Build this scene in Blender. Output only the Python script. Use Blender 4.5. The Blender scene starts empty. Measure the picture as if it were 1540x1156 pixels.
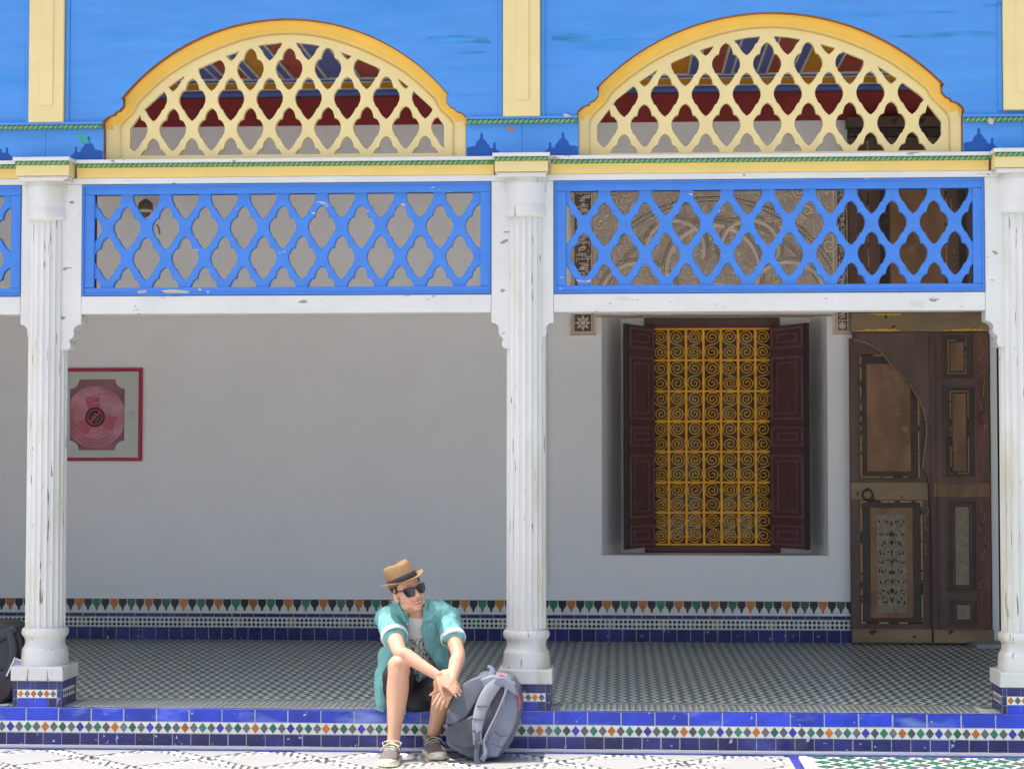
import bpy, bmesh, math, random
from mathutils import Vector, Matrix
from mathutils import noise as mnoise
random.seed(7)
R = math.radians
S = bpy.context.scene
COL = S.collection

# ------------------------------------------------------------------ camera
CAM = Vector((0, -11.0, 1.71)); YAW = R(3.23); PIT = R(2.29); FPX = 2800.0
cd = bpy.data.cameras.new('camera'); cam = bpy.data.objects.new('camera', cd); COL.objects.link(cam)
cd.sensor_width = 36.0; cd.lens = FPX/1540*36; cd.clip_end = 500; cd.clip_start = .1
cam.location = CAM
cam.matrix_world = Matrix.Translation(CAM) @ Matrix.Rotation(YAW, 4, 'Z') @ Matrix.Rotation(R(90)+PIT, 4, 'X')
S.camera = cam
# ------------------------------------------------------------------ world + sun
w = bpy.data.worlds.new('World'); S.world = w; w.use_nodes = True
nt = w.node_tree; bg = nt.nodes['Background']
sky = nt.nodes.new('ShaderNodeTexSky'); sky.sky_type = 'NISHITA'; sky.sun_disc = False
SUN_EL = 70.0
sky.sun_elevation = R(SUN_EL); sky.sun_rotation = R(-90); sky.dust_density = 4.0; sky.air_density = 0.8; sky.ozone_density = 0.3
nt.links.new(sky.outputs[0], bg.inputs[0]); bg.inputs[1].default_value = 0.15
sd = bpy.data.lights.new('sun', 'SUN'); sd.energy = 2.6; sd.angle = R(0.6); sd.color = (1, .96, .9)
so = bpy.data.objects.new('sun', sd); COL.objects.link(so); so.rotation_euler = (R(0), R(-(90-SUN_EL)), 0)
so.location = (-5, 0, 12)
S.view_settings.view_transform = 'Standard'; S.view_settings.look = 'None'
S.view_settings.exposure = 1.30; S.view_settings.gamma = 1; S.view_settings.use_curve_mapping = False
S.render.engine = 'CYCLES'
S.cycles.max_bounces = 10; S.cycles.diffuse_bounces = 6

# measured positions: photograph pixel -> point on the plane Y = const (facade-parallel)
_M = cam.matrix_world.to_3x3()
def P(px, py, Y):
    d = _M @ Vector(((px-770)/FPX, (578-py)/FPX, -1)); t = (Y-CAM.y)/d.y
    return CAM + d*t
def PX(px, Y, py=690): return P(px, py, Y).x
def PZ(py, Y, px=770): return P(px, py, Y).z
def G(px, py, z=0):
    d = _M @ Vector(((px-770)/FPX, (578-py)/FPX, -1)); t = (z-CAM.z)/d.z
    return CAM + d*t

# ------------------------------------------------------------------ materials
def lin(h):
    h = h.lstrip('#'); o = []
    for i in (0, 2, 4):
        v = int(h[i:i+2], 16)/255
        o.append(v/12.92 if v <= .04045 else ((v+.055)/1.055)**2.4)
    return o
MATS = {}
def mat(name, col, rough=.6, var=.08, vscale=6, stretch=(1,1,1), wear=None, wear_amt=.0, wear_scale=8,
        wear_stretch=(1,1,1), bump=0., bscale=60, bstretch=(1,1,1), objvar=0., spec=.4, wear2=None, metallic=0., coat=0.):
    """procedural paint / plaster / cloth: noise variation, worn patches, fine relief"""
    m = bpy.data.materials.new(name); m.use_nodes = True; n = m.node_tree.nodes; l = m.node_tree.links
    b = n['Principled BSDF']; c = lin(col) if isinstance(col, str) else list(col)
    b.inputs['Roughness'].default_value = rough; b.inputs['Specular IOR Level'].default_value = spec
    b.inputs['Metallic'].default_value = metallic; b.inputs['Coat Weight'].default_value = coat
    geo = n.new('ShaderNodeNewGeometry')
    def noise(scale, st, detail=4, off=0):
        mp = n.new('ShaderNodeMapping'); mp.inputs['Scale'].default_value = st
        mp.inputs['Location'].default_value = (off, off*.7, off*.3)
        t = n.new('ShaderNodeTexNoise'); t.inputs['Scale'].default_value = scale; t.inputs['Detail'].default_value = detail
        l.new(geo.outputs['Position'], mp.inputs[0]); l.new(mp.outputs[0], t.inputs['Vector']); return t.outputs['Fac']
    f = noise(vscale, stretch)
    mr = n.new('ShaderNodeMapRange'); mr.inputs[1].default_value = .25; mr.inputs[2].default_value = .75
    mr.inputs[3].default_value = 1-var; mr.inputs[4].default_value = 1+var; l.new(f, mr.inputs[0])
    val = mr.outputs[0]
    if objvar:
        oi = n.new('ShaderNodeObjectInfo'); mo = n.new('ShaderNodeMapRange')
        mo.inputs[3].default_value = 1-objvar; mo.inputs[4].default_value = 1+objvar; l.new(oi.outputs['Random'], mo.inputs[0])
        mm = n.new('ShaderNodeMath'); mm.operation = 'MULTIPLY'; l.new(val, mm.inputs[0]); l.new(mo.outputs[0], mm.inputs[1]); val = mm.outputs[0]
    vm = n.new('ShaderNodeVectorMath'); vm.operation = 'SCALE'; vm.inputs[0].default_value = c[:3]; l.new(val, vm.inputs['Scale'])
    out = vm.outputs[0]
    h = None
    if wear:
        wn = noise(wear_scale, wear_stretch, 6, 3.1)
        r = n.new('ShaderNodeMapRange'); r.inputs[1].default_value = 1-wear_amt; r.inputs[2].default_value = 1-wear_amt+.02
        l.new(wn, r.inputs[0])
        mx = n.new('ShaderNodeMix'); mx.data_type = 'RGBA'; l.new(r.outputs[0], mx.inputs[0]); l.new(out, mx.inputs[6])
        mx.inputs[7].default_value = (*lin(wear), 1); out = mx.outputs[2]; h = r.outputs[0]
    if wear2:
        wc, amt, sc, st, soft = wear2
        wn = noise(sc, st, 7, 9.7)
        r = n.new('ShaderNodeMapRange'); r.inputs[1].default_value = 1-amt; r.inputs[2].default_value = 1-amt+soft; l.new(wn, r.inputs[0])
        mx = n.new('ShaderNodeMix'); mx.data_type = 'RGBA'; l.new(r.outputs[0], mx.inputs[0]); l.new(out, mx.inputs[6])
        mx.inputs[7].default_value = (*lin(wc), 1); out = mx.outputs[2]
    l.new(out, b.inputs['Base Color'])
    if bump:
        bn = noise(bscale, bstretch, 5, 1.3)
        bp = n.new('ShaderNodeBump'); bp.inputs['Distance'].default_value = bump; bp.inputs['Strength'].default_value = .7; l.new(bn, bp.inputs['Height'])
        if h:
            b2 = n.new('ShaderNodeBump'); b2.inputs['Distance'].default_value = .002; b2.invert = True
            l.new(h, b2.inputs['Height']); l.new(bp.outputs[0], b2.inputs['Normal']); bp = b2
        l.new(bp.outputs[0], b.inputs['Normal'])
    MATS[name] = m; return m

M_blue = mat('blue_wall_paint', (.062,.24,.60), .5, .08, 3, (1,1,6), wear='#2f76b9', wear_amt=.31, wear_scale=2.6, wear_stretch=(.6,1,3.5), bump=.002, bscale=10, bstretch=(.6,1,7), wear2=('#2f7fc4', .47, 1.3, (.7,1,3.5), .2))
M_blat = mat('blue_lattice_paint', (.048,.185,.57), .45, .08, 9, (1,1,2), wear='#c3b0a2', wear_amt=.31, wear_scale=11, wear_stretch=(.7,1,2), bump=.0012, bscale=25, bstretch=(.5,1,5))
M_bdark = mat('dark_blue_motif_paint', (.004,.065,.30), .5, .12, 9)
M_cream = mat('cream_paint', (.69,.55,.255), .5, .04, 3, (1,1,2), bump=.001, bscale=20, wear='#b98d3f', wear_amt=.23, wear_scale=7)
M_yel = mat('deep_yellow_paint', (.70,.41,.055), .45, .08, 3, bump=.001, bscale=20)
M_yel2 = mat('warm_yellow_paint', (.70,.50,.155), .5, .06, 3, bump=.001, bscale=20)
M_brown = mat('brown_reveal_paint', '#8a4c28', .6, .2, 9)
M_white = mat('white_wood_paint', (.59,.58,.555), .5, .06, 4, (1,1,1), wear='#8f877f', wear_amt=.335, wear_scale=15, wear_stretch=(.6,1,1.6), bump=.0014, bscale=30, bstretch=(1,1,3))
M_col = mat('white_column_paint', (.59,.58,.55), .5, .07, 5, (1,1,.4), wear='#7d7266', wear_amt=.345, wear_scale=46, wear_stretch=(1,1,.09), bump=.0012, bscale=40, bstretch=(1,1,.3), wear2=('#b9b49c', .47, 6, (1,1,.2), .18))
M_plaster = mat('lime_plaster', (.89,.87,.83), .9, .03, 1.2, bump=.004, bscale=9, wear2=('#efe9df', .45, 2.1, (1,1,1.4), .4))
M_red = mat('dark_red_frieze_paint', (.30,.035,.03), .6, .12, 5)
M_redc = mat('red_ceiling_paint', (.42,.07,.045), .6, .12, 5)
M_org = mat('orange_ceiling_paint', (.66,.27,.01), .6, .1, 5)
M_cblue = mat('blue_ceiling_paint', (.11,.14,.40), .6, .12, 5)
M_cwht = mat('grey_white_batten_paint', (.62,.62,.56), .6, .1, 9)
M_green = mat('green_moulding_paint', '#3f7d4a', .55, .2, 20)
M_cord = mat('pale_moulding_paint', '#b3ba90', .55, .15, 30)
M_tileb = mat('cobalt_glazed_tile', (.02,.05,.50), .2, .3, 7, objvar=.2, wear='#aebbe6', wear_amt=.33, wear_scale=22, bump=.0012, bscale=14, spec=.5, wear2=('#8fa2dc', .43, 2.6, (1,1,3), .25))
M_tiled = mat('navy_glazed_tile', (.02,.021,.13), .2, .35, 7, objvar=.35, wear='#a9b0dc', wear_amt=.335, wear_scale=26, bump=.0012, bscale=14, spec=.5, wear2=('#4d5cae', .40, 3, (1,1,1), .25))
M_grout = mat('white_grout', (.44,.44,.41), .85, .1, 20, bump=.001)
M_zw = mat('white_glazed_tile', (.76,.75,.68), .3, .06, 20, objvar=.05)
M_zg = mat('grey_glazed_tile', (.12,.13,.125), .25, .3, 20, objvar=.4)
M_zk = mat('black_glazed_tile', (.025,.026,.024), .25, .3, 20, objvar=.3)
M_zgr = mat('green_glazed_tile', (.035,.16,.095), .25, .3, 20, objvar=.35)
M_zo = mat('orange_glazed_tile', (.55,.17,.025), .25, .2, 20, objvar=.25)
M_zb = mat('blue_glazed_tile', (.05,.05,.33), .25, .2, 20, objvar=.25)
M_floor = mat('grey_green_floor_tile', (.15,.20,.17), .35, .35, 9, wear2=('#5a7a66', .50, 2.2, (1,1,1), .25))
M_frib = mat('white_zigzag_floor_tile', (.66,.71,.63), .3, .14, 12)
M_marb = mat('white_marble', (.36,.36,.345), .35, .06, 1.2, wear2=('#c9c7c2', .40, 2.6, (1,2.5,1), .22))
M_gmarb = mat('grey_stone_strip', (.30,.31,.32), .5, .1, 6)
M_wood = mat('maroon_door_wood', (.125,.072,.056), .55, .35, 7, (1,1,.25), bump=.0015, bscale=30, bstretch=(1,1,.15), wear='#8a5a34', wear_amt=.29, wear_scale=16, wear_stretch=(1,1,.35))
M_wood2 = mat('ochre_worn_wood', (.26,.18,.095), .6, .3, 7, (.3,1,1), bump=.0015, bscale=30, wear='#4a3020', wear_amt=.36, wear_scale=14)
M_wood3 = mat('brown_panel_wood', (.23,.12,.06), .6, .4, 6, (1,1,.4), bump=.001, bscale=30, wear2=('#8a7a5c', .42, 10, (1,1,1), .15))
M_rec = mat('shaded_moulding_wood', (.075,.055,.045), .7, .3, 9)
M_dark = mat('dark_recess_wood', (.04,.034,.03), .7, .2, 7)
M_gold = mat('worn_gold_paint', (.46,.28,.10), .55, .3, 30, wear='#3a2418', wear_amt=.46, wear_scale=14)
M_fol = mat('faded_painted_foliage', (.26,.21,.14), .7, .3, 30)
M_shut = mat('plum_shutter_paint', (.115,.052,.058), .5, .2, 8, bump=.001, bscale=25, wear='#8a6f6a', wear_amt=.235, wear_scale=26)
M_shutl = mat('faded_plum_moulding', (.20,.11,.115), .5, .2, 8)
M_grille = mat('orange_yellow_iron_paint', (.95,.43,.015), .4, .15, 20)
M_grill2 = mat('yellow_iron_paint', (.80,.44,.04), .4, .15, 20)
M_glass = mat('dim_window_glass', (.10,.10,.095), .12, .5, 4, spec=.6)
M_pl1 = mat('carved_stucco', (.80,.67,.54), .85, .12, 6, bump=.004, bscale=60)
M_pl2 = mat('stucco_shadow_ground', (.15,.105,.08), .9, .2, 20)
M_steel = mat('bare_steel', (.35,.35,.36), .35, .1, 30, metallic=.8)
M_blackp = mat('black_plastic', (.016,.016,.018), .35, .1, 10)
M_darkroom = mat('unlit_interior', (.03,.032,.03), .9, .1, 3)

# ------------------------------------------------------------------ object helpers
def link(o, parent=None):
    COL.objects.link(o)
    if parent: o.parent = parent
    return o
def tag(o, label, cat, group=None, kind=None):
    if label: o['label'] = label
    if cat: o['category'] = cat
    if group: o['group'] = group
    if kind: o['kind'] = kind
    return o
def empty(name, loc=(0,0,0), label=None, cat=None, group=None, kind=None):
    o = bpy.data.objects.new(name, None); o.location = loc; link(o); o.empty_display_size = .1
    return tag(o, label, cat, group, kind)
def obj(name, me, m, parent=None, smooth=False, loc=None):
    """mesh data in world coordinates -> object; children get parent's location removed"""
    if smooth:
        for p in me.polygons: p.use_smooth = True
    if m is not None and len(me.materials) == 0:
        for x in (m if isinstance(m, (list, tuple)) else [m]): me.materials.append(x)
    o = bpy.data.objects.new(name, me); link(o, parent)
    if loc is not None: o.location = loc
    elif parent is not None:
        a = Vector((0,0,0)); q = parent
        while q: a += q.location; q = q.parent
        o.location = -a
    return o
class MB:
    def __init__(s): s.v = []; s.f = []; s.mi = []; s.m = 0
    def add(s, vs, fs, m=None):
        k = len(s.v); s.v += [tuple(v) for v in vs]; s.f += [tuple(i+k for i in f) for f in fs]; s.mi += [s.m if m is None else m]*len(fs); return s
    def box(s, x0, x1, y0, y1, z0, z1, m=None):
        vs = [(x,y,z) for z in (z0,z1) for y in (y0,y1) for x in (x0,x1)]
        return s.add(vs, [(0,2,3,1),(4,5,7,6),(0,1,5,4),(2,6,7,3),(0,4,6,2),(1,3,7,5)], m)
    def cbox(s, x0, x1, y0, y1, z0, z1, c=.004, m=None):
        """box with its front (-Y) edges chamfered"""
        vs = [(x0,y1,z0),(x1,y1,z0),(x1,y1,z1),(x0,y1,z1),(x0,y0+c,z0),(x1,y0+c,z0),(x1,y0+c,z1),(x0,y0+c,z1),
              (x0+c,y0,z0+c),(x1-c,y0,z0+c),(x1-c,y0,z1-c),(x0+c,y0,z1-c)]
        return s.add(vs, [(0,3,2,1),(0,1,5,4),(1,2,6,5),(2,3,7,6),(3,0,4,7),(4,5,9,8),(5,6,10,9),(6,7,11,10),(7,4,8,11),(8,9,10,11)], m)
    def prism(s, poly, y0, y1, m=None):
        """poly (x,z) ccw seen from -Y, extruded from front y0 to back y1"""
        n = len(poly); vs = [(x,y0,z) for x,z in poly]+[(x,y1,z) for x,z in poly]
        fs = [tuple(range(n)), tuple(range(2*n-1, n-1, -1))]+[(i, i+n, (i+1)%n+n, (i+1)%n) for i in range(n)]
        return s.add(vs, fs, m)
    def hprism(s, poly, z0, z1, m=None):
        """poly (x,y) ccw seen from above"""
        n = len(poly); vs = [(x,y,z1) for x,y in poly]+[(x,y,z0) for x,y in poly]
        fs = [tuple(range(n))]+[(i, i+n, (i+1)%n+n, (i+1)%n) for i in range(n)]
        return s.add(vs, fs, m)
    def tube(s, pts, r, n=6, closed=False, m=None, r2=None):
        pts = [Vector(p) for p in pts]; N = len(pts); rings = []; up = Vector((0,.31,.95)); prev = None
        for i, p in enumerate(pts):
            t = (pts[(i+1)%N]-pts[i-1]) if closed else (pts[min(i+1,N-1)]-pts[max(i-1,0)])
            t.normalize()
            if prev is None:
                a = t.cross(Vector((0,1,0)) if abs(t.y) < .9 else Vector((1,0,0))).normalized()
            else: a = (prev-t*prev.dot(t)).normalized()
            prev = a; b = t.cross(a)
            rr = r[i] if isinstance(r, (list,tuple)) else r; rb = rr if r2 is None else (r2[i] if isinstance(r2,(list,tuple)) else r2)
            rings.append([p+a*rr*math.cos(2*math.pi*k/n)+b*rb*math.sin(2*math.pi*k/n) for k in range(n)])
        vs = [v for q in rings for v in q]; fs = []
        for i in range(N if closed else N-1):
            j = (i+1)%N
            fs += [(i*n+k, i*n+(k+1)%n, j*n+(k+1)%n, j*n+k) for k in range(n)]
        if not closed: fs += [tuple(range(n-1,-1,-1)), tuple((N-1)*n+k for k in range(n))]
        return s.add(vs, fs, m)
    def lathe(s, prof, c, n=32, m=None, mod=None, caps=True):
        """prof [(r,z)], axis vertical through c=(x,y)"""
        vs = []; fs = []
        for r, z in prof:
            for k in range(n):
                a = 2*math.pi*k/n; rr = r*(mod(k,z) if mod else 1)
                vs.append((c[0]+rr*math.cos(a), c[1]+rr*math.sin(a), z))
        for i in range(len(prof)-1):
            fs += [(i*n+k, i*n+(k+1)%n, (i+1)*n+(k+1)%n, (i+1)*n+k) for k in range(n)]
        if caps: fs += [tuple(range(n-1,-1,-1)), tuple((len(prof)-1)*n+k for k in range(n))]
        return s.add(vs, fs, m)
    def mesh(s, name='mesh'):
        me = bpy.data.meshes.new(name); me.from_pydata(s.v, [], s.f)
        if any(s.mi): me.polygons.foreach_set('material_index', s.mi)
        me.update(); return me
    def build(s, name, m, parent=None, smooth=False): 
        return obj(name, s.mesh(name), m, parent, smooth)
from mathutils.geometry import delaunay_2d_cdt
def _offset(poly, d):
    """move every vertex by d to the left of the walking direction"""
    n = len(poly); out = []
    for i in range(n):
        p0, p1, p2 = poly[i-1], poly[i], poly[(i+1)%n]
        e1 = Vector((p1[0]-p0[0], p1[1]-p0[1])); e2 = Vector((p2[0]-p1[0], p2[1]-p1[1]))
        if e1.length < 1e-7 or e2.length < 1e-7: out.append(p1); continue
        e1.normalize(); e2.normalize()
        m = Vector((-e1.y-e2.y, e1.x+e2.x))
        if m.length < .3: m = Vector((-e1.y, e1.x))
        m.normalize(); c = max(.62, m.dot(Vector((-e1.y, e1.x))))
        out.append((p1[0]+m.x*d/c, p1[1]+m.y*d/c))
    return out
def plate(name, polys, yfront, depth, m, parent=None, bev=.003, res=1):
    """flat board with holes, polys in (x,z); real thickness, chamfered front edges"""
    loops = []
    for k, p in enumerate(polys):
        ccw = area(p) > 0
        if (k == 0) != ccw: p = p[::-1]
        loops.append(p)
    vs = []; fs = []
    def cap(ls, y, flip):
        pts = [Vector(p) for l in ls for p in l]; edges = []; k = 0
        for l in ls: edges += [(k+i, k+(i+1)%len(l)) for i in range(len(l))]; k += len(l)
        r = delaunay_2d_cdt(pts, edges, [], 1, 1e-7)
        base = len(vs); vs.extend((v.x, y, v.y) for v in r[0])
        for t in r[2]:
            cx = sum(r[0][i].x for i in t)/3; cz = sum(r[0][i].y for i in t)/3; ins = False
            for l in ls:
                for i in range(len(l)):
                    (x1, z1), (x2, z2) = l[i-1], l[i]
                    if (z1 > cz) != (z2 > cz) and cx < (x2-x1)*(cz-z1)/(z2-z1)+x1: ins = not ins
            if ins: fs.append(tuple(base+i for i in (t[::-1] if flip else t)))
    steps = [(0, yfront+depth), (0, yfront+bev), (.3*bev, yfront+.3*bev), (bev, yfront)] if res > 1 else [(0, yfront+depth), (0, yfront+bev), (bev, yfront)]
    rings = [[_offset(l, d) for l in loops] for d, _ in steps]
    for li, l in enumerate(loops):
        n = len(l)
        for k in range(len(steps)-1):
            b0 = len(vs); vs.extend((p[0], steps[k][1], p[1]) for p in rings[k][li]); vs.extend((p[0], steps[k+1][1], p[1]) for p in rings[k+1][li])
            fs.extend((b0+i, b0+(i+1)%n, b0+n+(i+1)%n, b0+n+i) for i in range(n))
    cap(rings[-1], yfront, False); cap(loops, yfront+depth, True)
    me = bpy.data.meshes.new(name); me.from_pydata(vs, [], fs); me.update()
    return obj(name, me, m, parent)
def clip(poly, region):
    """Sutherland-Hodgman, region convex ccw"""
    out = poly
    for i in range(len(region)):
        a = region[i]; b = region[(i+1)%len(region)]; inp = out; out = []
        f = lambda p: (b[0]-a[0])*(p[1]-a[1])-(b[1]-a[1])*(p[0]-a[0])
        for j in range(len(inp)):
            p, q = inp[j-1], inp[j]; fp, fq = f(p), f(q)
            if (fp >= 0) != (fq >= 0):
                t = fp/(fp-fq); out.append((p[0]+t*(q[0]-p[0]), p[1]+t*(q[1]-p[1])))
            if fq >= 0: out.append(q)
        if not out: return []
    # drop doubles
    r = []
    for p in out:
        if not r or math.hypot(p[0]-r[-1][0], p[1]-r[-1][1]) > .0008: r.append(p)
    if len(r) > 2 and math.hypot(r[0][0]-r[-1][0], r[0][1]-r[-1][1]) < .0008: r.pop()
    return r
def area(p): return .5*sum(p[i-1][0]*p[i][1]-p[i][0]*p[i-1][1] for i in range(len(p)))

ZF = 0.23            # gallery floor level
YW = 4.2             # back wall plane
XL, XR = -6.4, 5.2   # ends of what is built

# ================================================================== GROUND
cg = empty('courtyard_ground', (0,0,0), 'white marble and mosaic paving of the courtyard', None, None, 'structure')
b = MB(); b.box(-45, 45, -45, 8, -.25, -.006); b.build('paving_bed', M_grout, cg)
# step foot strips
b = MB(); b.box(XL, XR, -.055, -.001, -.006, .012); b.build('kerb_strip', M_zw, cg)
x = XL; me = None
while x < XR:
    if me is None:
        q = MB(); q.hprism([(0,-.052),(.112,-.052),(.112,0),(0,0)], -.006, .003); me = q.mesh('border_tile'); me.materials.append(M_zb)
    obj('border_tile', me, None, cg, loc=(x, -.058, 0)); x += .115
# marble diamonds: lattice of 45 degree bands
c0 = G(307, 1142); c1 = G(481, 1143); CR = G(1005, 1149)
DX = .68; DYY = .68; BW = .115     # diagonal spacing, band width
XM = G(1190, 1142).x
yc = -.43
xc = c0.x
S2 = math.sqrt(2)
def clip_y(poly, ymax, xmax=None):
    reg = [(-40,-40),(xmax if xmax is not None else 40,-40),(xmax if xmax is not None else 40,ymax),(-40,ymax)]
    return clip(poly, reg)
h = DX/2-BW*S2/2
slab = None
for j in range(-7, 2):
    for i in range(-10, 12):
        for o in (0, 1):
            cx = xc+DX*(i+.5*(1-o)); cy = yc+DYY*(j+.5*o)
            cx, cy = xc+DX*(i+(.5 if o == 0 else 0)), yc+DYY*(j+(0 if o == 0 else .5))
            if cx < -7 or cx-h > XM-.03: continue
            poly = clip_y([(cx-h,cy),(cx,cy-h),(cx+h,cy),(cx,cy+h)], -.118, XM-.03)
            if len(poly) < 3: continue
            full = len(poly) == 4 and abs(area(poly)-2*h*h) < 1e-4
            if full:
                if slab is None:
                    q = MB(); q.hprism([(-h,0),(0,-h),(h,0),(0,h)], -.006, .002); slab = q.mesh('marble_slab'); slab.materials.append(M_marb)
                obj('marble_slab', slab, None, cg, loc=(cx, cy, 0))
            else:
                q = MB(); q.hprism([(a-cx, c-cy) for a, c in poly], -.006, .002); me2 = q.mesh('marble_slab'); me2.materials.append(M_marb)
                obj('marble_slab', me2, None, cg, loc=(cx, cy, 0))
# band chequers
q = MB()
def bandpts(sign):
    for k in range(-26, 26):
        # lines x -/+ y = const
        cc = (xc - sign*yc)+DX*k*1.0
        yield cc
tl = .034
for sign in (1, -1):
    for cc in bandpts(sign):
        # centre line: x = cc + sign*y
        n = 0
        s = -5.2
        while s < 0.1:
            for row in (-1.5, -.5, .5, 1.5):
                sh = tl if (int(abs(row)+.5)+(row > 0)) % 2 else 0
                y = s+sh/S2; x = cc+sign*y
                # offset across
                nx, ny = 1/S2, -sign/S2
                tx, ty = sign/S2, 1/S2
                off = row*BW/4
                ax, ay = x+nx*off, y+ny*off
                L = tl*.92/2; W = BW/4*.38
                pl = [(ax-tx*L-nx*W, ay-ty*L-ny*W), (ax+tx*L-nx*W, ay+ty*L-ny*W), (ax+tx*L+nx*W, ay+ty*L+ny*W), (ax-tx*L+nx*W, ay-ty*L+ny*W)]
                if max(p[1] for p in pl) > -.118 or max(p[0] for p in pl) > XM-.03 or ax < -4.5: continue
                if abs(row) > 1 or True:
                    if area(pl) < 0: pl.reverse()
                    if abs(row) > 1 or random.random() < .4: q.add([(px_,py_,.0035) for px_, py_ in pl], [(0,1,2,3)], random.choice([0,0,0,1]))
            s += tl*2/S2
o = q.build('mosaic_band', [M_zk, M_zg], cg); o['kind'] = 'stuff'
b = MB(); b.box(-7, XM-.03, -5.4, -.118, -.0062, -.002); b.build('band_bed', M_zw, cg)
# blue strip + green diamond mosaic to the right
b = MB(); b.box(XM+.055, XM+.10, -5.4, -.118, -.006, .003); b.build('kerb_strip', M_zw, cg)
q = MB(); q.hprism([(0,-.062),(.05,-.062),(.05,0),(0,0)], -.006, .004); me = q.mesh('border_tile'); me.materials.append(M_zb)
for k in range(70): obj('border_tile', me, None, cg, loc=(XM-.005, -.12-.067*k, 0))
b = MB(); b.box(XM+.10, 6.5, -5.4, -.118, -.006, -.001); b.build('band_bed', M_zw, cg)
q = MB(); px_ = .156; hh = .052
for j in range(60):
    for i in range(36):
        cx = XM+.17+px_*(i+.5*(j % 2)); cy = -.17-px_*.5*j
        q.add([(cx-hh*1.05,cy,.003),(cx,cy-hh*1.05,.003),(cx+hh*1.05,cy,.003),(cx,cy+hh*1.05,.003)], [(0,1,2,3)], random.choice([0,0,0,1]))
        q.add([(cx-.012+px_/2,cy,.003),(cx+px_/2,cy-.012,.003),(cx+.012+px_/2,cy,.003),(cx+px_/2,cy+.012,.003)], [(0,1,2,3)], 1)
o = q.build('green_mosaic', [M_zgr, M_zg], cg); o['kind'] = 'stuff'

# ================================================================== STEP
st = empty('gallery_step', (0,0,0), 'tiled step along the front of the gallery', None, None, 'structure')
zt = PZ(1067, 0, 300); z1 = PZ(1085.5, 0, 300); z2 = PZ(1102, 0, 300); z3 = .010
b = MB(); b.box(XL, XR, .012, .30, -.25, ZF-.004); b.box(XL, XR, .0018, .012, .0, ZF-.004); b.build('step_core', M_grout, st)
TP = .197; x = PX(43, 0)-TP*20
q = MB(); q.cbox(.0032, TP-.0032, 0, .05, z1+.003, ZF, .002); me = q.mesh('nosing_tile'); me.materials.append(M_tileb)
while x < XR:
    if x > XL: obj('nosing_tile', me, None, st, loc=(x, random.uniform(-.0012,.0012), random.uniform(-.001,.001)))
    x += TP
TP = .1113; x = PX(69, 0)-TP*40
q = MB(); q.cbox(.0019, TP-.0019, .0, .012, z3+.003, z2-.003, .002); me = q.mesh('riser_tile'); me.materials.append(M_tiled)
while x < XR:
    if x > XL: obj('riser_tile', me, None, st, loc=(x, random.uniform(-.0015,.0015), 0))
    x += TP
# diamond row
DP = .0527; hz = (z1-z2)/2; zc = (z1+z2)/2
b = MB(); b.box(XL, XR, .001, .0016, z2+.0005, z1-.0005); b.build('white_band', M_zw, st)
seq = [M_zb, M_zg, M_zgr, M_zg, M_zo, M_zg, M_zgr, M_zg]
meshes = []
for m_ in seq:
    q = MB(); q.prism([(-DP*.47,0),(0,-hz*.93),(DP*.47,0),(0,hz*.93)], -.001, .003); mm_ = q.mesh('diamond_tile'); mm_.materials.append(m_); meshes.append(mm_)
k0 = PX(20, 0); kk = -60
while k0+DP*kk < 4.0:
    X = k0+DP*kk
    if X > -5.0: obj('diamond_tile', meshes[kk % 8], None, st, loc=(X, 0, zc))
    kk += 1

# ================================================================== GALLERY FLOOR
gf = empty('gallery_floor', (0,0,0), 'zigzag mosaic floor of the shaded gallery', None, None, 'structure')
b = MB(); b.box(XL, XR, .3005, YW+2.2, ZF-.12, ZF-.004); b.build('floor_bed', M_floor, gf)
q = MB(); RP = .067; PP = .150; A = .019; Wd = .030
X = XL+.2
yA, yB = .42, YW-.03
while X < XR-.2:
    n = int((yB-yA)/(PP/2)); prev = None
    for k in range(n+1):
        y = yA+k*PP/2; s_ = A if k % 2 else -A
        cur = ((X+s_-Wd/2, y, ZF), (X+s_+Wd/2, y, ZF))
        if prev: q.add([prev[0], prev[1], cur[1], cur[0]], [(0,1,2,3)])
        prev = cur
    X += RP
q.add([(XL,.372,ZF),(XR,.372,ZF),(XR,.395,ZF),(XL,.395,ZF)], [(0,1,2,3)])
o = q.build('zigzag_mosaic', M_frib, gf); o['kind'] = 'stuff'
# border strip between pedestals
q = MB(); q2 = MB()
colx = [PX(58.5, 0), PX(789.5, 0), PX(1543, 0)]
bays = [(XL+.1, colx[0]-.20), (colx[0]+.20, colx[1]-.20), (colx[1]+.20, colx[2]-.20), (colx[2]+.20, XR-.1)]
for a, c in bays:
    q.add([(a,.052,ZF),(c,.052,ZF),(c-.02,.35,ZF),(a+.02,.35,ZF)], [(0,1,2,3)])
    X = a+.04; r_ = 0
    while X < c-.05:
        for k in range(5):
            y = .085+k*.056; 
            q2.add([(X-.011,y-.008,ZF+.003),(X+.009,y-.012,ZF+.003),(X+.013,y+.008,ZF+.003),(X-.008,y+.013,ZF+.003)], [(0,1,2,3)], random.choice([0,0,1]))
            q2.add([(X+.011,y+.02,ZF+.003),(X+.018,y+.014,ZF+.003),(X+.024,y+.026,ZF+.003),(X+.016,y+.034,ZF+.003)], [(0,1,2,3)], 0)
        X += .0375
o = q.build('border_bed', M_frib, gf); o = q2.build('border_mosaic', [M_zg, M_zgr], gf); o['kind'] = 'stuff'

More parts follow.
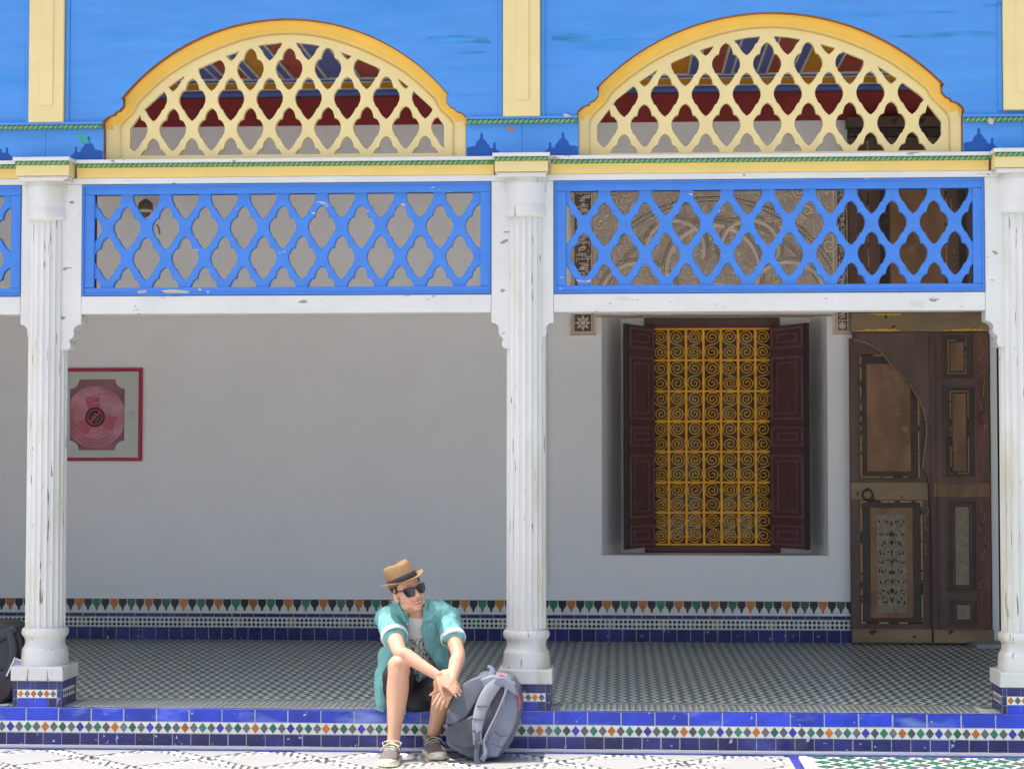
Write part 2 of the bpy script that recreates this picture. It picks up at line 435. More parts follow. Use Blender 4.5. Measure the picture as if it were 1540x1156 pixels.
# ================================================================== BACK WALL
bw = empty('back_wall', (0, YW, 0), 'long off-white plastered back wall of the gallery above a tiled dado', 'wall')
wx0, wx1 = PX(905, YW), PX(1245, YW); wz0, wz1 = PZ(835, YW, 1075), PZ(472, YW, 1075)
ix0, ix1 = PX(934, YW+.45), PX(1219, YW+.45); YG = YW+.45
DXW = PX(1283, YW); WTOP = PZ(188, YW, 600); CT = PZ(121.5, YW, 500)
DXE = PX(1488, YW)
b = MB()
b.box(XL, wx0, YW, YW+.6, 0, CT+.3); b.box(wx1, DXW, YW, YW+.6, 0, CT+.3)
b.box(wx0, wx1, YW, YW+.6, 0, wz0); b.box(wx0, wx1, YW, YW+.6, wz1, CT+.3)
b.box(DXW, DXE, YW+.03, YW+.6, 0, CT+.3)
dx2 = PX(1498, YW); dx3 = PX(1700, YW)
b.box(DXE, dx2, YW-.06, YW+.6, 0, CT+.3); b.box(dx3, XR, YW, YW+.6, 0, CT+.3); b.box(dx2, dx3, YW, YW+.6, PZ(498, YW, 1500), CT+.3)
b.build('plaster', M_plaster, bw)
# splayed reveals
b = MB()
b.add([(wx0,YW+.001,wz0),(ix0,YG,wz0),(ix0,YG,wz1),(wx0,YW+.001,wz1)], [(0,1,2,3)])
b.add([(wx1,YW+.001,wz0),(wx1,YW+.001,wz1),(ix1,YG,wz1),(ix1,YG,wz0)], [(0,1,2,3)])
b.build('window_reveal', M_plaster, bw)
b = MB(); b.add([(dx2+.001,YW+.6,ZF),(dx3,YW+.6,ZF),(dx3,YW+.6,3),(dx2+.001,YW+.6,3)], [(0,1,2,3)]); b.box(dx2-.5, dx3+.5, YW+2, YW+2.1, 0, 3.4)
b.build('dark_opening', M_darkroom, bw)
# pilaster sliver behind middle column
px0, px1 = PX(770, YW), PX(823, YW)
b = MB(); b.cbox(px0, px1, YW-.05, YW+.01, PZ(877, YW), PZ(500, YW), .006)
b.cbox(px0, px1+.008, YW-.058, YW-.04, PZ(877.5, YW), PZ(869, YW), .003); b.cbox(px0, px1+.008, YW-.062, YW-.04, PZ(867, YW), PZ(860, YW), .003)
b.build('wall_pilaster', M_plaster, bw)
# frieze
zr0 = WTOP; zr1 = PZ(147, YW, 500)
b = MB(); b.cbox(XL, XR, YW-.035, YW, zr0, zr1, .004); b.build('red_frieze_board', M_red, bw)
b = MB(); z4 = PZ(137.5, YW, 500)
b.tube([(XL,YW-.05,(zr1+z4)/2),(XR,YW-.05,(zr1+z4)/2)], (z4-zr1)/2, 12); b.build('blue_roll_moulding', M_cblue, bw)
z5 = PZ(128, YW, 500)
b = MB(); b.box(XL, XR, YW-.088, YW, z4+.004, z5); b.build('orange_fillet', M_org, bw)
b = MB(); b.box(XL, XR, YW-.095, YW, z4-.004, z4+.004); b.box(XL, XR, YW-.095, YW, z5, z5+.007); b.build('white_fillet', M_cwht, bw)
b = MB(); b.box(XL, XR, YW-.10, YW, z5+.007, PZ(124, YW, 500)); b.build('blue_fillet', M_cblue, bw)
b = MB(); b.box(XL, XR, YW-.11, YW, PZ(124, YW, 500), CT+.003); b.build('white_fillet', M_cwht, bw)
# dado
DZ = [PZ(y, YW, 300) for y in (900, 919, 921.5, 926.5, 927.5, 941.5, 942.5, 961)]
XD = PX(1282, YW-.02)
b = MB(); b.box(XL, XD, YW-.0155, YW, ZF, DZ[0]); b.build('dado_bed', M_grout, bw)
b = MB(); b.box(XL, XD, YW-.0163, YW-.0158, DZ[1]-.01, DZ[0]-.004); b.box(XL, XD, YW-.0163, YW-.0158, DZ[5], DZ[4]); b.build('white_band', M_zw, bw)
def dado_tile(name, W, za, zb, m, start, kmax=300):
    q = MB(); q.cbox(.0026, W-.0026, -.0185, -.012, za, zb, .0015); me = q.mesh(name); me.materials.append(m)
    X = start; k = 0
    while X+W < XD+.06:
        if X > XL and k < kmax: obj(name, me, None, bw, loc=(X, random.uniform(-.001,.001), 0)); k += 1
        X += W
TW = .1095
X0 = PX(119, YW)-TW*22
dado_tile('dado_tile', TW, DZ[7]+.001, DZ[6]-.001, M_tiled, X0)
dado_tile('dado_strip_tile', TW, DZ[3]+.001, DZ[2]-.001, M_tiled, X0+.045)
MP = .0724
pw = MP*.43; zt_, zb_ = DZ[0]-.0005, DZ[1]+.006; H = zt_-zb_
half = [(.0,0),(.07,.02),(.10,.13),(.17,.20),(.13,.24),(.15,.30),(.34,.44),(.45,.62),(.48,.80),(.43,.86),(.46,.93),(.50,1.0)]
poly = [(-MP*x_, zb_+H*z_) for x_, z_ in half[1:]][::-1]+[(0, zb_)]+[(MP*x_, zb_+H*z_) for x_, z_ in half[1:]]
ms = {}
for m_ in (M_zk, M_zo, M_zgr, M_zb):
    q = MB(); q.prism(poly, -.0185, -.014); a_ = q.mesh('merlon_tile'); a_.materials.append(m_); ms[m_] = a_
X = PX(109.3, YW)-MP*40; k = -40
sq = [M_zk, M_zo, M_zk, M_zgr]
while X+MP/2 < XD+.04:
    if X > -5.5: obj('merlon_tile', ms[sq[k % 4]], None, bw, loc=(X, 0, 0))
    X += MP; k += 1
q = MB(); DP2 = .0362; X = XL+.02; k = 0
zc1 = DZ[4]-(DZ[4]-DZ[5])*.27; zc2 = DZ[4]-(DZ[4]-DZ[5])*.75; r_ = .0155
while X < XD+.02:
    c_ = 2 if (k//2) % 6 == 3 else (1 if (k//2) % 6 == 0 else 0)
    for zc_ in (zc1, zc2): q.prism([(X-r_,zc_),(X,zc_-r_),(X+r_,zc_),(X,zc_+r_)], YW-.0185, YW-.014, c_)
    X += DP2; k += 1
M_ochre = mat('ochre_glazed_tile', (.22,.15,.05), .3, .3, 20)
o = q.build('small_diamond_mosaic', [M_zk, M_zgr, M_ochre], bw); o['kind'] = 'stuff'

# ================================================================== CEILING
ce = empty('gallery_ceiling', (0,0,0), 'painted plank ceiling of the gallery', None, None, 'structure')
PW = (PX(999, YW, 122)-PX(596, YW, 122))/8; Xo = PX(596, YW, 122)
b = MB(); b.box(XL, XR, .30, YW+.6, CT+.02, CT+.1); b.build('ceiling_deck', M_dark, ce)
fw = PW*.66; cols = [M_org, M_redc, M_cblue, M_redc]
pm = {}
for m_ in (M_org, M_redc, M_cblue):
    q = MB(); q.box(0, fw, .31, YW-.10, CT+.004, CT+.02); a_ = q.mesh('ceiling_plank'); a_.materials.append(m_); pm[m_] = a_
q = MB(); q.box(fw+.016, PW-.016, .31, YW-.10, CT-.006, CT+.02); mnar = q.mesh('narrow_ceiling_plank'); mnar.materials.append(M_cblue)
q = MB(); q.box(fw, fw+.016, .31, YW-.10, CT-.014, CT+.02); q.box(PW-.016, PW, .31, YW-.10, CT-.014, CT+.02); mbat = q.mesh('ceiling_batten'); mbat.materials.append(M_cwht)
for k in range(-16, 18):
    X = Xo+PW*k
    if X < XL or X+PW > XR: continue
    obj('ceiling_plank', pm[cols[k % 4]], None, ce, loc=(X,0,0)); obj('narrow_ceiling_plank', mnar, None, ce, loc=(X,0,0)); obj('ceiling_batten', mbat, None, ce, loc=(X,0,0))
# roof
rf = tag(MB().box(XL-.3, XR+.3, -.13, YW+.9, 5.0, 5.25).build('roof', M_plaster), 'roof slab over the gallery', None, None, 'structure')
b = MB(); b.box(XL-.2, XL, .25, YW+.6, ZF, 5.0); b.box(XR, XR+.2, .25, YW+.6, ZF, 5.0); b.build('end_walls', M_plaster, bw)

# ================================================================== UPPER FACADE
YB = .10             # main face of the timber work
fa = empty('painted_facade', (0, YB, 3), 'blue painted timber facade with cream pilaster strips above the arcade', 'facade')
def zline(y, Y, px=770): return PZ(y, Y, px)
zl0 = PZ(233.5, YB-.03, 860)       # top of main ledge
z_bt = PZ(272.5, YB, 760)          # top of blue screens
z_bb = PZ(442, YB, 760)            # bottom of blue screens
z_bm = PZ(469.5, YB, 760)          # underside of beam
zy0 = PZ(262.5, YB, 760)           # yellow / white joint
zro0 = PZ(245, YB-.02, 760)        # bottom of rope
ZTOP = 5.0
# arches ---------------------------------------------------------
def archdata(xl, xr, yb, flip=False):
    return xl, xr
arches = []
def arch_outline(cx, hw, zb, zs, zt, YP, n=40):
    """outer cut: vertical jambs to zs, small double cusp, then a low elliptical arch to zt"""
    s = hw/1.08
    pts = [(cx+hw, zb), (cx+hw, zs-.02)]
    cusp = [(hw+.012, zs+.00), (hw+.004, zs+.03), (hw-.025, zs+.055), (hw-.065, zs+.068), (hw-.068, zs+.082), (hw-.095, zs+.092), (hw-.118, zs+.12), (hw-.118, zs+.15), (hw-.105, zs+.165)]
    pts += [(cx+a, b_) for a, b_ in cusp]
    a0 = hw-.105; z0 = zs+.165
    # circle through (a0,z0) and (0,zt)
    rr = (a0*a0+(zt-z0)**2)/(2*(zt-z0)); cz = zt-rr; th0 = math.atan2(z0-cz, a0)
    for i in range(1, n):
        th = th0+(math.pi-2*th0)*i/n; pts.append((cx+rr*math.cos(th), cz+rr*math.sin(th)))
    pts += [(cx-a, b_) for a, b_ in cusp[::-1]]
    pts += [(cx-hw, zs-.02), (cx-hw, zb)]
    return pts
A1 = dict(x0=PX(156, YB, 200), x1=PX(701, YB, 200), zb=zl0+.001, zs=PZ(186, YB, 430), zt=PZ(28, YB, 430))
A2 = dict(x0=PX(870, YB, 200), x1=PX(1448, YB, 200), zb=zl0+.001, zs=PZ(171, YB, 1160), zt=PZ(18.5, YB, 1160))
for A_ in (A1, A2): A_['cx'] = (A_['x0']+A_['x1'])/2; A_['hw'] = (A_['x1']-A_['x0'])/2
mids = [XL, PX(785, YB, 100)]
# the blue wall: one board field per bay, cut round the lunette
def bluefield(x0, x1, A_):
    o = arch_outline(A_['cx'], A_['hw'], zl0, A_['zs'], A_['zt'], YB)
    poly = [(x0, zl0+.002), (A_['x0'], zl0+.002)]+o[::-1][1:-1]+[(A_['x1'], zl0+.002), (x1, zl0+.002), (x1, ZTOP), (x0, ZTOP)]
    return poly
pc = [PX(70, YB, 90), PX(785, YB, 90), PX(1537, YB, 90)]
plate('blue_panel', [bluefield(pc[0], pc[1], A1)], YB, .05, M_blue, fa, .0015)
plate('blue_panel', [bluefield(pc[1]+.001, pc[2], A2)], YB, .05, M_blue, fa, .0015)
b = MB(); b.box(XL, pc[0]-.001, YB, YB+.05, zl0, ZTOP); b.build('blue_panel', M_blue, fa)
b = MB(); b.box(pc[2]+.001, XR, YB, YB+.05, zl0, ZTOP); b.build('blue_panel', M_blue, fa)
for x_, A_ in ((0,A1),(1,A2)):      # brown painted reveal of the cut
    o = arch_outline(A_['cx'], A_['hw'], A_['zb'], A_['zs'], A_['zt'], YB)
    q = MB(); n = len(o); t = .0015
    vs = [(x,YB+.0015,z) for x,z in o]+[(x,YB+.10,z) for x,z in o]
    cx = A_['cx']; cz = A_['zs']
    vs = [(cx+(x-cx)*(1-.002), y, cz+(z-cz)*.998) for x,y,z in vs]
    q.add(vs, [(i, i+1, i+1+n, i+n) for i in range(n-1)]); q.build('arch_reveal', M_brown, fa)
# mullions of panel edge, pilasters
for i, (a, c, yb_) in enumerate(((43.5, 96, 184), (756.5, 812.5, 175), (1509, 1566, 165))):
    x0, x1 = PX(a, YB-.03, 100), PX(c, YB-.03, 100); zb_ = PZ(yb_, YB-.03, (a+c)/2)
    b = MB(); b.cbox(x0, x1, YB-.035, YB+.001, zb_, ZTOP, .005); 
    cx = (x0+x1)/2
    b.cbox(cx-.055+.02, cx+.045, YB-.043, YB-.035, zb_+.1, ZTOP, .004); b.build('pilaster_strip', M_cream, fa)
    b = MB(); b.cbox(x0-.028, x0-.001, YB-.012, YB, zb_, ZTOP, .004); b.cbox(x1+.001, x1+.028, YB-.012, YB, zb_, ZTOP, .004); b.build('panel_bead', M_blue, fa)
# upper ledge with rope moulding (stops at the arches)
zu = PZ(176.5, YB-.03, 785)
segs = [(XL, A1['x0']-.004, PZ(187.5, YB-.03, 70)), (A1['x1']+.004, A2['x0']-.004, PZ(178.5, YB-.03, 785)), (A2['x1']+.004, XR, PZ(175.5, YB-.03, 1500))]
def ropeseg(mb, x0, x1, y, zc_, r, pitch=.031):
    mb.tube([(x0,y,zc_),(x1,y,zc_)], r, 8, m=0)
    X = x0+pitch*.3
    while X < x1-pitch*.8:
        # slanted pale strands wrapped over the front
        pts = [Vector((X+pitch*.75*(t/4), y-r*1.02*math.sin(math.pi*(.12+.76*t/4)), zc_-r*1.02*math.cos(math.pi*(.12+.76*t/4)))) for t in range(5)]
        mb.tube(pts, r*.20, 4, m=1); X += pitch
for x0, x1, z in segs:
    q = MB(); rope = MB()
    q.cbox(x0, x1, YB-.03, YB+.002, z, z+.016, .004)
    ropeseg(rope, x0, x1, YB-.014, z-.013, .0125)
    q.build('upper_ledge', M_blue, fa); rope.build('rope_moulding', [M_green, M_cord], fa)
# painted dark blue motifs on the lower band
def motif(x0, zb_, s, m):
    pr = [(-.20,0),(-.20,.004),(-.165,.008),(-.16,.025),(-.14,.04),(-.128,.055),(-.128,.085),(-.12,.095),(-.112,.085),(-.112,.055),(-.09,.055),(-.085,.075),(-.07,.09),(-.058,.11),(-.045,.118),(-.045,.145),(-.036,.16),(-.027,.145),(-.027,.118),(-.01,.105),(.0,.09),(.006,.07),(.04,.066),(.06,.06),(.06,0)]
    return [(x0+s*a*.92, zb_+c_*.92) for a, c_ in pr]
def put_motif(xedge, side, zb_):
    p = motif(xedge-side*.056, zb_, side, None)
    if area(p) < 0: p = p[::-1]
    MB().prism(p, YB-.0012, YB+.001).build('painted_motif', M_bdark, fa)
zb_ = zl0+.001
put_motif(A1['x0']-.004, 1, zb_); put_motif(A1['x1']+.004, -1, zb_); put_motif(A2['x0']-.004, 1, zb_); put_motif(A2['x1']+.004, -1, zb_)
put_motif(PX(-30, YB, 230), -1, zb_)
# main ledge + rope + yellow band + beams
def entab(x0, x1, yf, zoff=0):
    L = MB(); L.cbox(x0-(.012 if zoff else 0), x1+(.012 if zoff else 0), yf-.03, yf+.12, zl0-.022, zl0, .004)
    L.build('white_ledge', M_white, fa)
    q = MB(); ropeseg(q, x0, x1, yf-.008, zl0-.022-.012, .0125); q.build('rope_moulding', [M_green, M_cord], fa)
    q = MB(); q.cbox(x0, x1, yf, yf+.12, zy0, zl0-.024, .003); q.cbox(x0, x1, yf-.006, yf, zl0-.052, zl0-.046, .002); q.build('yellow_frieze', M_yel2 if not zoff else M_cream, fa)
blocks = [(PX(24, YB-.12, 255), PX(103.5, YB-.12, 255)), (PX(744, YB-.12, 255), PX(824, YB-.12, 255)), (PX(1497, YB-.12, 255), PX(1579, YB-.12, 255))]
xs = XL
for a, c in blocks:
    entab(xs, a-.0125, YB); entab(a, c, YB-.12, 1); xs = c+.0125
entab(xs, XR, YB)
for a, c in blocks:
    b = MB(); b.box(a+.001, c-.001, YB+.002, YB+.10, zy0, zl0-.03); b.cbox(a+.01, c-.01, YB-.105, YB+.10, z_bt+.012, zy0-.001, .006)
    b.build('impost_block', M_white, fa)
# screens geometry
SC = [(PX(28-618, YB), PX(28, YB)), (PX(120, YB), PX(738.5, YB)), (PX(833, YB), PX(1484.5, YB)), (PX(1577, YB), PX(2230, YB))]
q = MB(); q.cbox(XL, XR, YB, YB+.09, z_bt+.001, zy0-.001, .003); q.build('upper_rail', M_white, fa)
for i, (a, c) in enumerate(SC):
    c = min(c, XR)
    q = MB(); q.cbox(max(a, XL), c, YB, YB+.12, z_bm, z_bb-.001, .004); q.build('lower_beam', M_white, fa)
# bracket boards with scalloped feet
prof = [(0,469),(0,485),(5,485.8),(9.5,489),(11.5,494),(10.5,499),(12,503.5),(15.5,507),(18,509),(16.5,514),(15.7,518),(17.5,522),(20,523.8),(24,524)]
for a, c in ((SC[0][1], SC[1][0]), (SC[1][1], SC[2][0]), (SC[2][1], SC[3][0])):
    L = [(a+.001+dx/252.5, PZ(y, YB, 785)) for dx, y in prof]; Rr = [(c-.001-dx/252.5, PZ(y, YB, 785)) for dx, y in prof]
    poly = [(a+.001, z_bt)]+L+Rr[::-1]+[(c-.001, z_bt)]
    plate('bracket_board', [poly], YB+.002, .13, M_white, fa, .003)

# ================================================================== LATTICE
HOLE = [(0,32),(4.5,29.5),(8.3,24.5),(10.4,17.5),(10.7,14.4),(15.4,12.6),(18.9,8),(20.8,3),(21.3,-1),(20.8,-6),(18.3,-11.5),(16.6,-15.6),(13.6,-17.6),(9.5,-25.5),(5,-31.5),(0,-35.5)]
HOLE = HOLE+[(-a, c) for a, c in HOLE[1:-1]][::-1]
HOLE = HOLE[::-1]
def lattice(name, region, cx, cz, sx, sz, hx, hz_, y, depth, m, parent, outer, bev=.005):
    """cx,cz a hole centre; hx,hz half periods"""
    xs_ = [p[0] for p in region]; zs_ = [p[1] for p in region]
    holes = []
    i0 = int((min(xs_)-cx)/hx)-2; i1 = int((max(xs_)-cx)/hx)+2; j0 = int((min(zs_)-cz)/hz_)-2; j1 = int((max(zs_)-cz)/hz_)+2
    for i in range(i0, i1+1):
        for j in range(j0, j1+1):
            if (i+j) % 2: continue
            jj = .0
            hp = [(cx+i*hx+a*sx*.97, cz+j*hz_+c*sz*.98) for a, c in HOLE]
            cp = clip(hp, region)
            if len(cp) >= 3 and abs(area(cp)) > 1.2e-4: holes.append(cp)
    return plate(name, [outer]+holes, y, depth, m, parent, bev, 2)
def rect(x0, x1, z0, z1): return [(x0,z0),(x1,z0),(x1,z1),(x0,z1)]
def screen(i, x0, x1, cz_, cx, label):
    s = empty('lattice_screen', ((x0+x1)/2, YB, z_bb), label, 'lattice screen', 'blue lattice screens between the columns')
    fwv, fh = .072, .058
    xi0, xi1 = x0+.074, x1-.066; zi0, zi1 = z_bb+.050, z_bt-.061
    hx = (30.1/252.3)*(1 if i < 2 else (61.6/60.2)); hz_ = 46.6/252.3
    sc_ = hx/30.1
    lattice('lattice', rect(xi0, xi1, zi0, zi1), cx, cz_, sc_, 1/252.3, hx, hz_, YB+.022, .034, M_blat, s, rect(xi0-.012, xi1+.012, zi0-.012, zi1+.012), .006)
    for nm, (a, c, e, f) in (('top_rail',(x0+.002,x1-.002,zi1,z_bt-.002)),('bottom_rail',(x0+.002,x1-.002,z_bb+.002,zi0)),('stile',(x0+.002,xi0,zi0+.0005,zi1-.0005)),('stile',(xi1,x1-.002,zi0+.0005,zi1-.0005))):
        b = MB(); b.cbox(a, c, YB+.008, YB+.07, e, f, .004); b.build(nm, M_blat, s)
    b = MB(); t = .014
    b.cbox(x0+.003, x1-.003, YB-.004, YB+.008, z_bt-t, z_bt-.003, .004); b.cbox(x0+.003, x1-.003, YB-.004, YB+.008, z_bb+.003, z_bb+t, .004)
    b.cbox(x0+.003, x0+t, YB-.004, YB+.008, z_bb+t, z_bt-t, .004); b.cbox(x1-t, x1-.003, YB-.004, YB+.008, z_bb+t, z_bt-t, .004)
    b.build('edge_bead', M_blat, s)
    return s
# crossings seen at x=160.. : holes of the middle row at y 387
screen(0, max(SC[0][0], XL), SC[0][1], PZ(387, YB, 160), PX(-17, YB, 387), 'leftmost blue lattice screen, cut off by the left edge of the photo')
screen(1, *SC[1], PZ(387, YB, 160), PX(159.7, YB, 387), 'long blue lattice screen between left and middle columns, plain wall behind')
screen(2, *SC[2], PZ(381.5, YB, 880), PX(878.5, YB, 387), 'long blue lattice screen right of middle column, carved stucco and dark door behind')
# bare patches where the paint has flaked
M_bare = mat('bare_weathered_wood', (.46,.38,.31), .8, .15, 14)
M_undw = mat('pale_undercoat', (.55,.54,.50), .8, .1, 14)
def flake(pts, Y, m, par, name='flaked_patch', ref=None):
    rr = random.Random(int(pts[0][0])); pp = []
    for i in range(len(pts)):
        a, c_ = pts[i-1], pts[i]
        for t in (.0, .33, .66): pp.append((a[0]+(c_[0]-a[0])*t+rr.uniform(-.7,.7), a[1]+(c_[1]-a[1])*t+rr.uniform(-.35,.35)))
    q3 = [(PX(a, Y, c_), PZ(c_, Y, a)) for a, c_ in pp]
    if area(q3) < 0: q3.reverse()
    MB().prism(q3, Y-.0008, Y+.0004).build(name, m, par)
s1 = [o for o in bpy.data.objects if o.name.startswith('lattice_screen')]
flake([(241,437),(262,435),(285,438),(283,443),(268,444),(250,441)], YB+.0078, M_bare, s1[1]); flake([(205,438),(218,436),(221,440),(208,442)], YB+.0078, M_bare, s1[1]); flake([(309,438),(315,437),(314,442)], YB+.0078, M_bare, s1[1])
flake([(1368,452),(1380,450),(1393,453),(1390,460),(1384,464),(1378,460),(1368,459)], YB-.0002, M_undw, fa); flake([(1398,447),(1408,445),(1405,449)], YB-.0002, M_undw, fa)
flake([(922,448),(940,446),(951,450),(935,452)], YB-.0002, M_undw, fa); flake([(1072,458),(1082,455),(1078,461)], YB-.0002, M_undw, fa); flake([(1084,461),(1094,460),(1090,464)], YB-.0002, M_undw, fa)
flake([(432,464),(446,465),(440,468)], YB-.0002, M_undw, fa); flake([(475,452),(487,451),(486,455)], YB-.0002, M_undw, fa); flake([(409,455),(414,451),(415,457)], YB-.0002, M_undw, fa)
flake([(760,192),(773,190),(775,195),(764,197)], YB-.0002, mat('rusty_flake', (.40,.16,.10), .8, .2, 20), fa); flake([(846,172),(852,171),(860,175),(850,176)], YB-.0302, M_bare, fa)
flake([(1487,176),(1495,180),(1492,188),(1486,186)], YB-.0302, M_bare, fa)
flake([(114,203),(124,202),(132,208),(134,216),(124,216),(118,209)], YB-.0014, mat('green_paint_patch', (.03,.30,.25), .6, .2, 20), fa)
M_stain = mat('teal_weathered_paint', (.038,.215,.50), .6, .35, 9, (.5,1,3))
for pts in ([(828,53),(860,51),(905,55),(948,52),(952,57),(905,61),(862,63),(830,60)],[(868,72),(905,70),(935,73),(905,76)],[(1338,55),(1400,49),(1450,47),(1502,48),(1500,54),(1440,54),(1380,58)],[(1278,22),(1310,20),(1340,22),(1305,25)],[(1370,18),(1420,17),(1440,19),(1400,21)],[(640,56),(690,53),(735,58),(738,66),(700,64),(650,62)],[(655,78),(700,76),(740,79),(700,82)]):
    flake(pts, YB-.0003, M_stain, fa, 'weathered_streak')
for y_, a, c in ((155,105,178),(135,120,160),(61,830,1000),(121,1440,1505),(144,690,755)):
    MB().box(PX(a, YB, y_), PX(c, YB, y_), YB-.0006, YB+.001, PZ(y_+.5, YB, a), PZ(y_, YB, a)).build('board_joint', M_stain, fa)
# lunettes
def lunette(A_, label, inner, hole_c, kx):
    cx, hw = A_['cx'], A_['hw']
    s = empty('arched_lattice_lunette', (cx, YB+.05, zl0), label, 'lunette', 'yellow arched lattice lunettes above the beam')
    OUT = arch_outline(cx, hw-.001, zl0+.003, A_['zs'], A_['zt']-.001, YB)
    # inner opening (convex, ccw)
    IN = inner
    # cavetto: loft between the outer outline and a smooth inner line
    n = 96
    def ray(poly, ang, c):
        d = (math.cos(ang), math.sin(ang)); best = None
        for i in range(len(poly)):
            p, q_ = poly[i-1], poly[i]; ex, ez = q_[0]-p[0], q_[1]-p[1]; den = d[0]*ez-d[1]*ex
            if abs(den) < 1e-12: continue
            t_ = ((p[0]-c[0])*ez-(p[1]-c[1])*ex)/den; u_ = ((p[0]-c[0])*d[1]-(p[1]-c[1])*d[0])/den
            if t_ > 0 and -1e-6 <= u_ <= 1+1e-6 and (best is None or t_ > best): best = t_
        return (c[0]+d[0]*best, c[1]+d[1]*best)
    c = (cx, IN[0][1]+.012)
    angs = [math.pi*(i/n)*.999+.0005 for i in range(n+1)]
    Q = []
    for a_ in angs:
        o_ = ray(OUT, a_, c); i_ = ray(IN, a_, c); Q.append((o_, i_))
    Q = [((Q[0][0][0], zl0+.002), (Q[0][1][0], zl0+.002))]+Q+[((Q[-1][0][0], zl0+.002), (Q[-1][1][0], zl0+.002))]; n += 2
    q = MB(); q3 = MB()
    prof_ = [(0, .048, 0), (.05, .048, 0), (.16, .058, 0), (.30, .071, 0), (.46, .080, 0), (.60, .083, 0), (.62, .075, 0), (.70, .075, 0), (.72, .085, 0)]
    N = len(prof_)
    vs = []
    for (o_, i_) in Q:
        L = math.hypot(o_[0]-i_[0], o_[1]-i_[1])
        for f, y, _ in prof_: vs.append((o_[0]+(i_[0]-o_[0])*f, YB+y, o_[1]+(i_[1]-o_[1])*f))
    me = bpy.data.meshes.new('arch_frame')
    fs = [(i*N+k, i*N+k+1, (i+1)*N+k+1, (i+1)*N+k) for i in range(n) for k in range(N-1)]
    me.from_pydata(vs, [], fs)
    me.materials.append(M_yel); me.materials.append(M_yel2); me.materials.append(M_cream)
    for p in me.polygons:
        k = p.index % (N-1); zz = p.center.z
        p.material_index = 2 if zz < A_['zs']+.0 else (0 if k < 4 else 1)
    for p in me.polygons: p.use_smooth = True
    me.update()
    obj('arch_frame', me, None, s)
    # flat border + lattice in one carved board
    MID = [(o_[0]+(i_[0]-o_[0])*.68, o_[1]+(i_[1]-o_[1])*.68) for o_, i_ in Q]
    outer = [(MID[0][0], zl0+.003)]+MID+[(MID[-1][0], zl0+.003)]
    sc_ = kx/30.1
    lattice('lattice', IN, hole_c[0], hole_c[1], sc_, 1/252.3, kx, 46.3/252.3, YB+.079, .034, M_cream, s, outer, .005)
    b = MB(); b.cbox(cx-hw+.07, cx+hw-.07, YB+.068, YB+.078, zl0+.003, zl0+.02, .003); b.build('bottom_rail', M_cream, s)
    return s
def inner_poly(A_, pts, Y):
    # pts: (dx px from centre, y px) for the right half from the bottom up; mirrored
    pr = pts
    r_ = [(A_['cx']+a/252.0, A_['z'](y)) for a, y in pr]; l_ = [(A_['cx']-a/252.0, A_['z'](y)) for a, y in pr[::-1]]
    return r_+l_
A1['z'] = lambda y: PZ(y, YB+.05, 430); A2['z'] = lambda y: PZ(y, YB+.05, 1160)
in1 = [(243,231),(243,190),(222,161),(186,129),(168,116),(137,100),(98,83),(66,71.5),(38,65),(12,62.5)]
in2 = [(259,227),(259,184),(229,145),(196,120),(168,102),(137,87),(98,71),(60,60),(30,54),(8,52.5)]
kx1 = 30.1/252.3; kx2 = 31.0/252.3
lunette(A1, 'arched yellow lattice lunette over the left bay', inner_poly(A1, in1, 0), (PX(433, YB+.05, 190), PZ(190.5, YB+.05, 430)), kx1)
lunette(A2, 'arched yellow lattice lunette over the right bay', inner_poly(A2, in2, 0), (PX(1155, YB+.05, 185), PZ(184, YB+.05, 1160)), kx2)

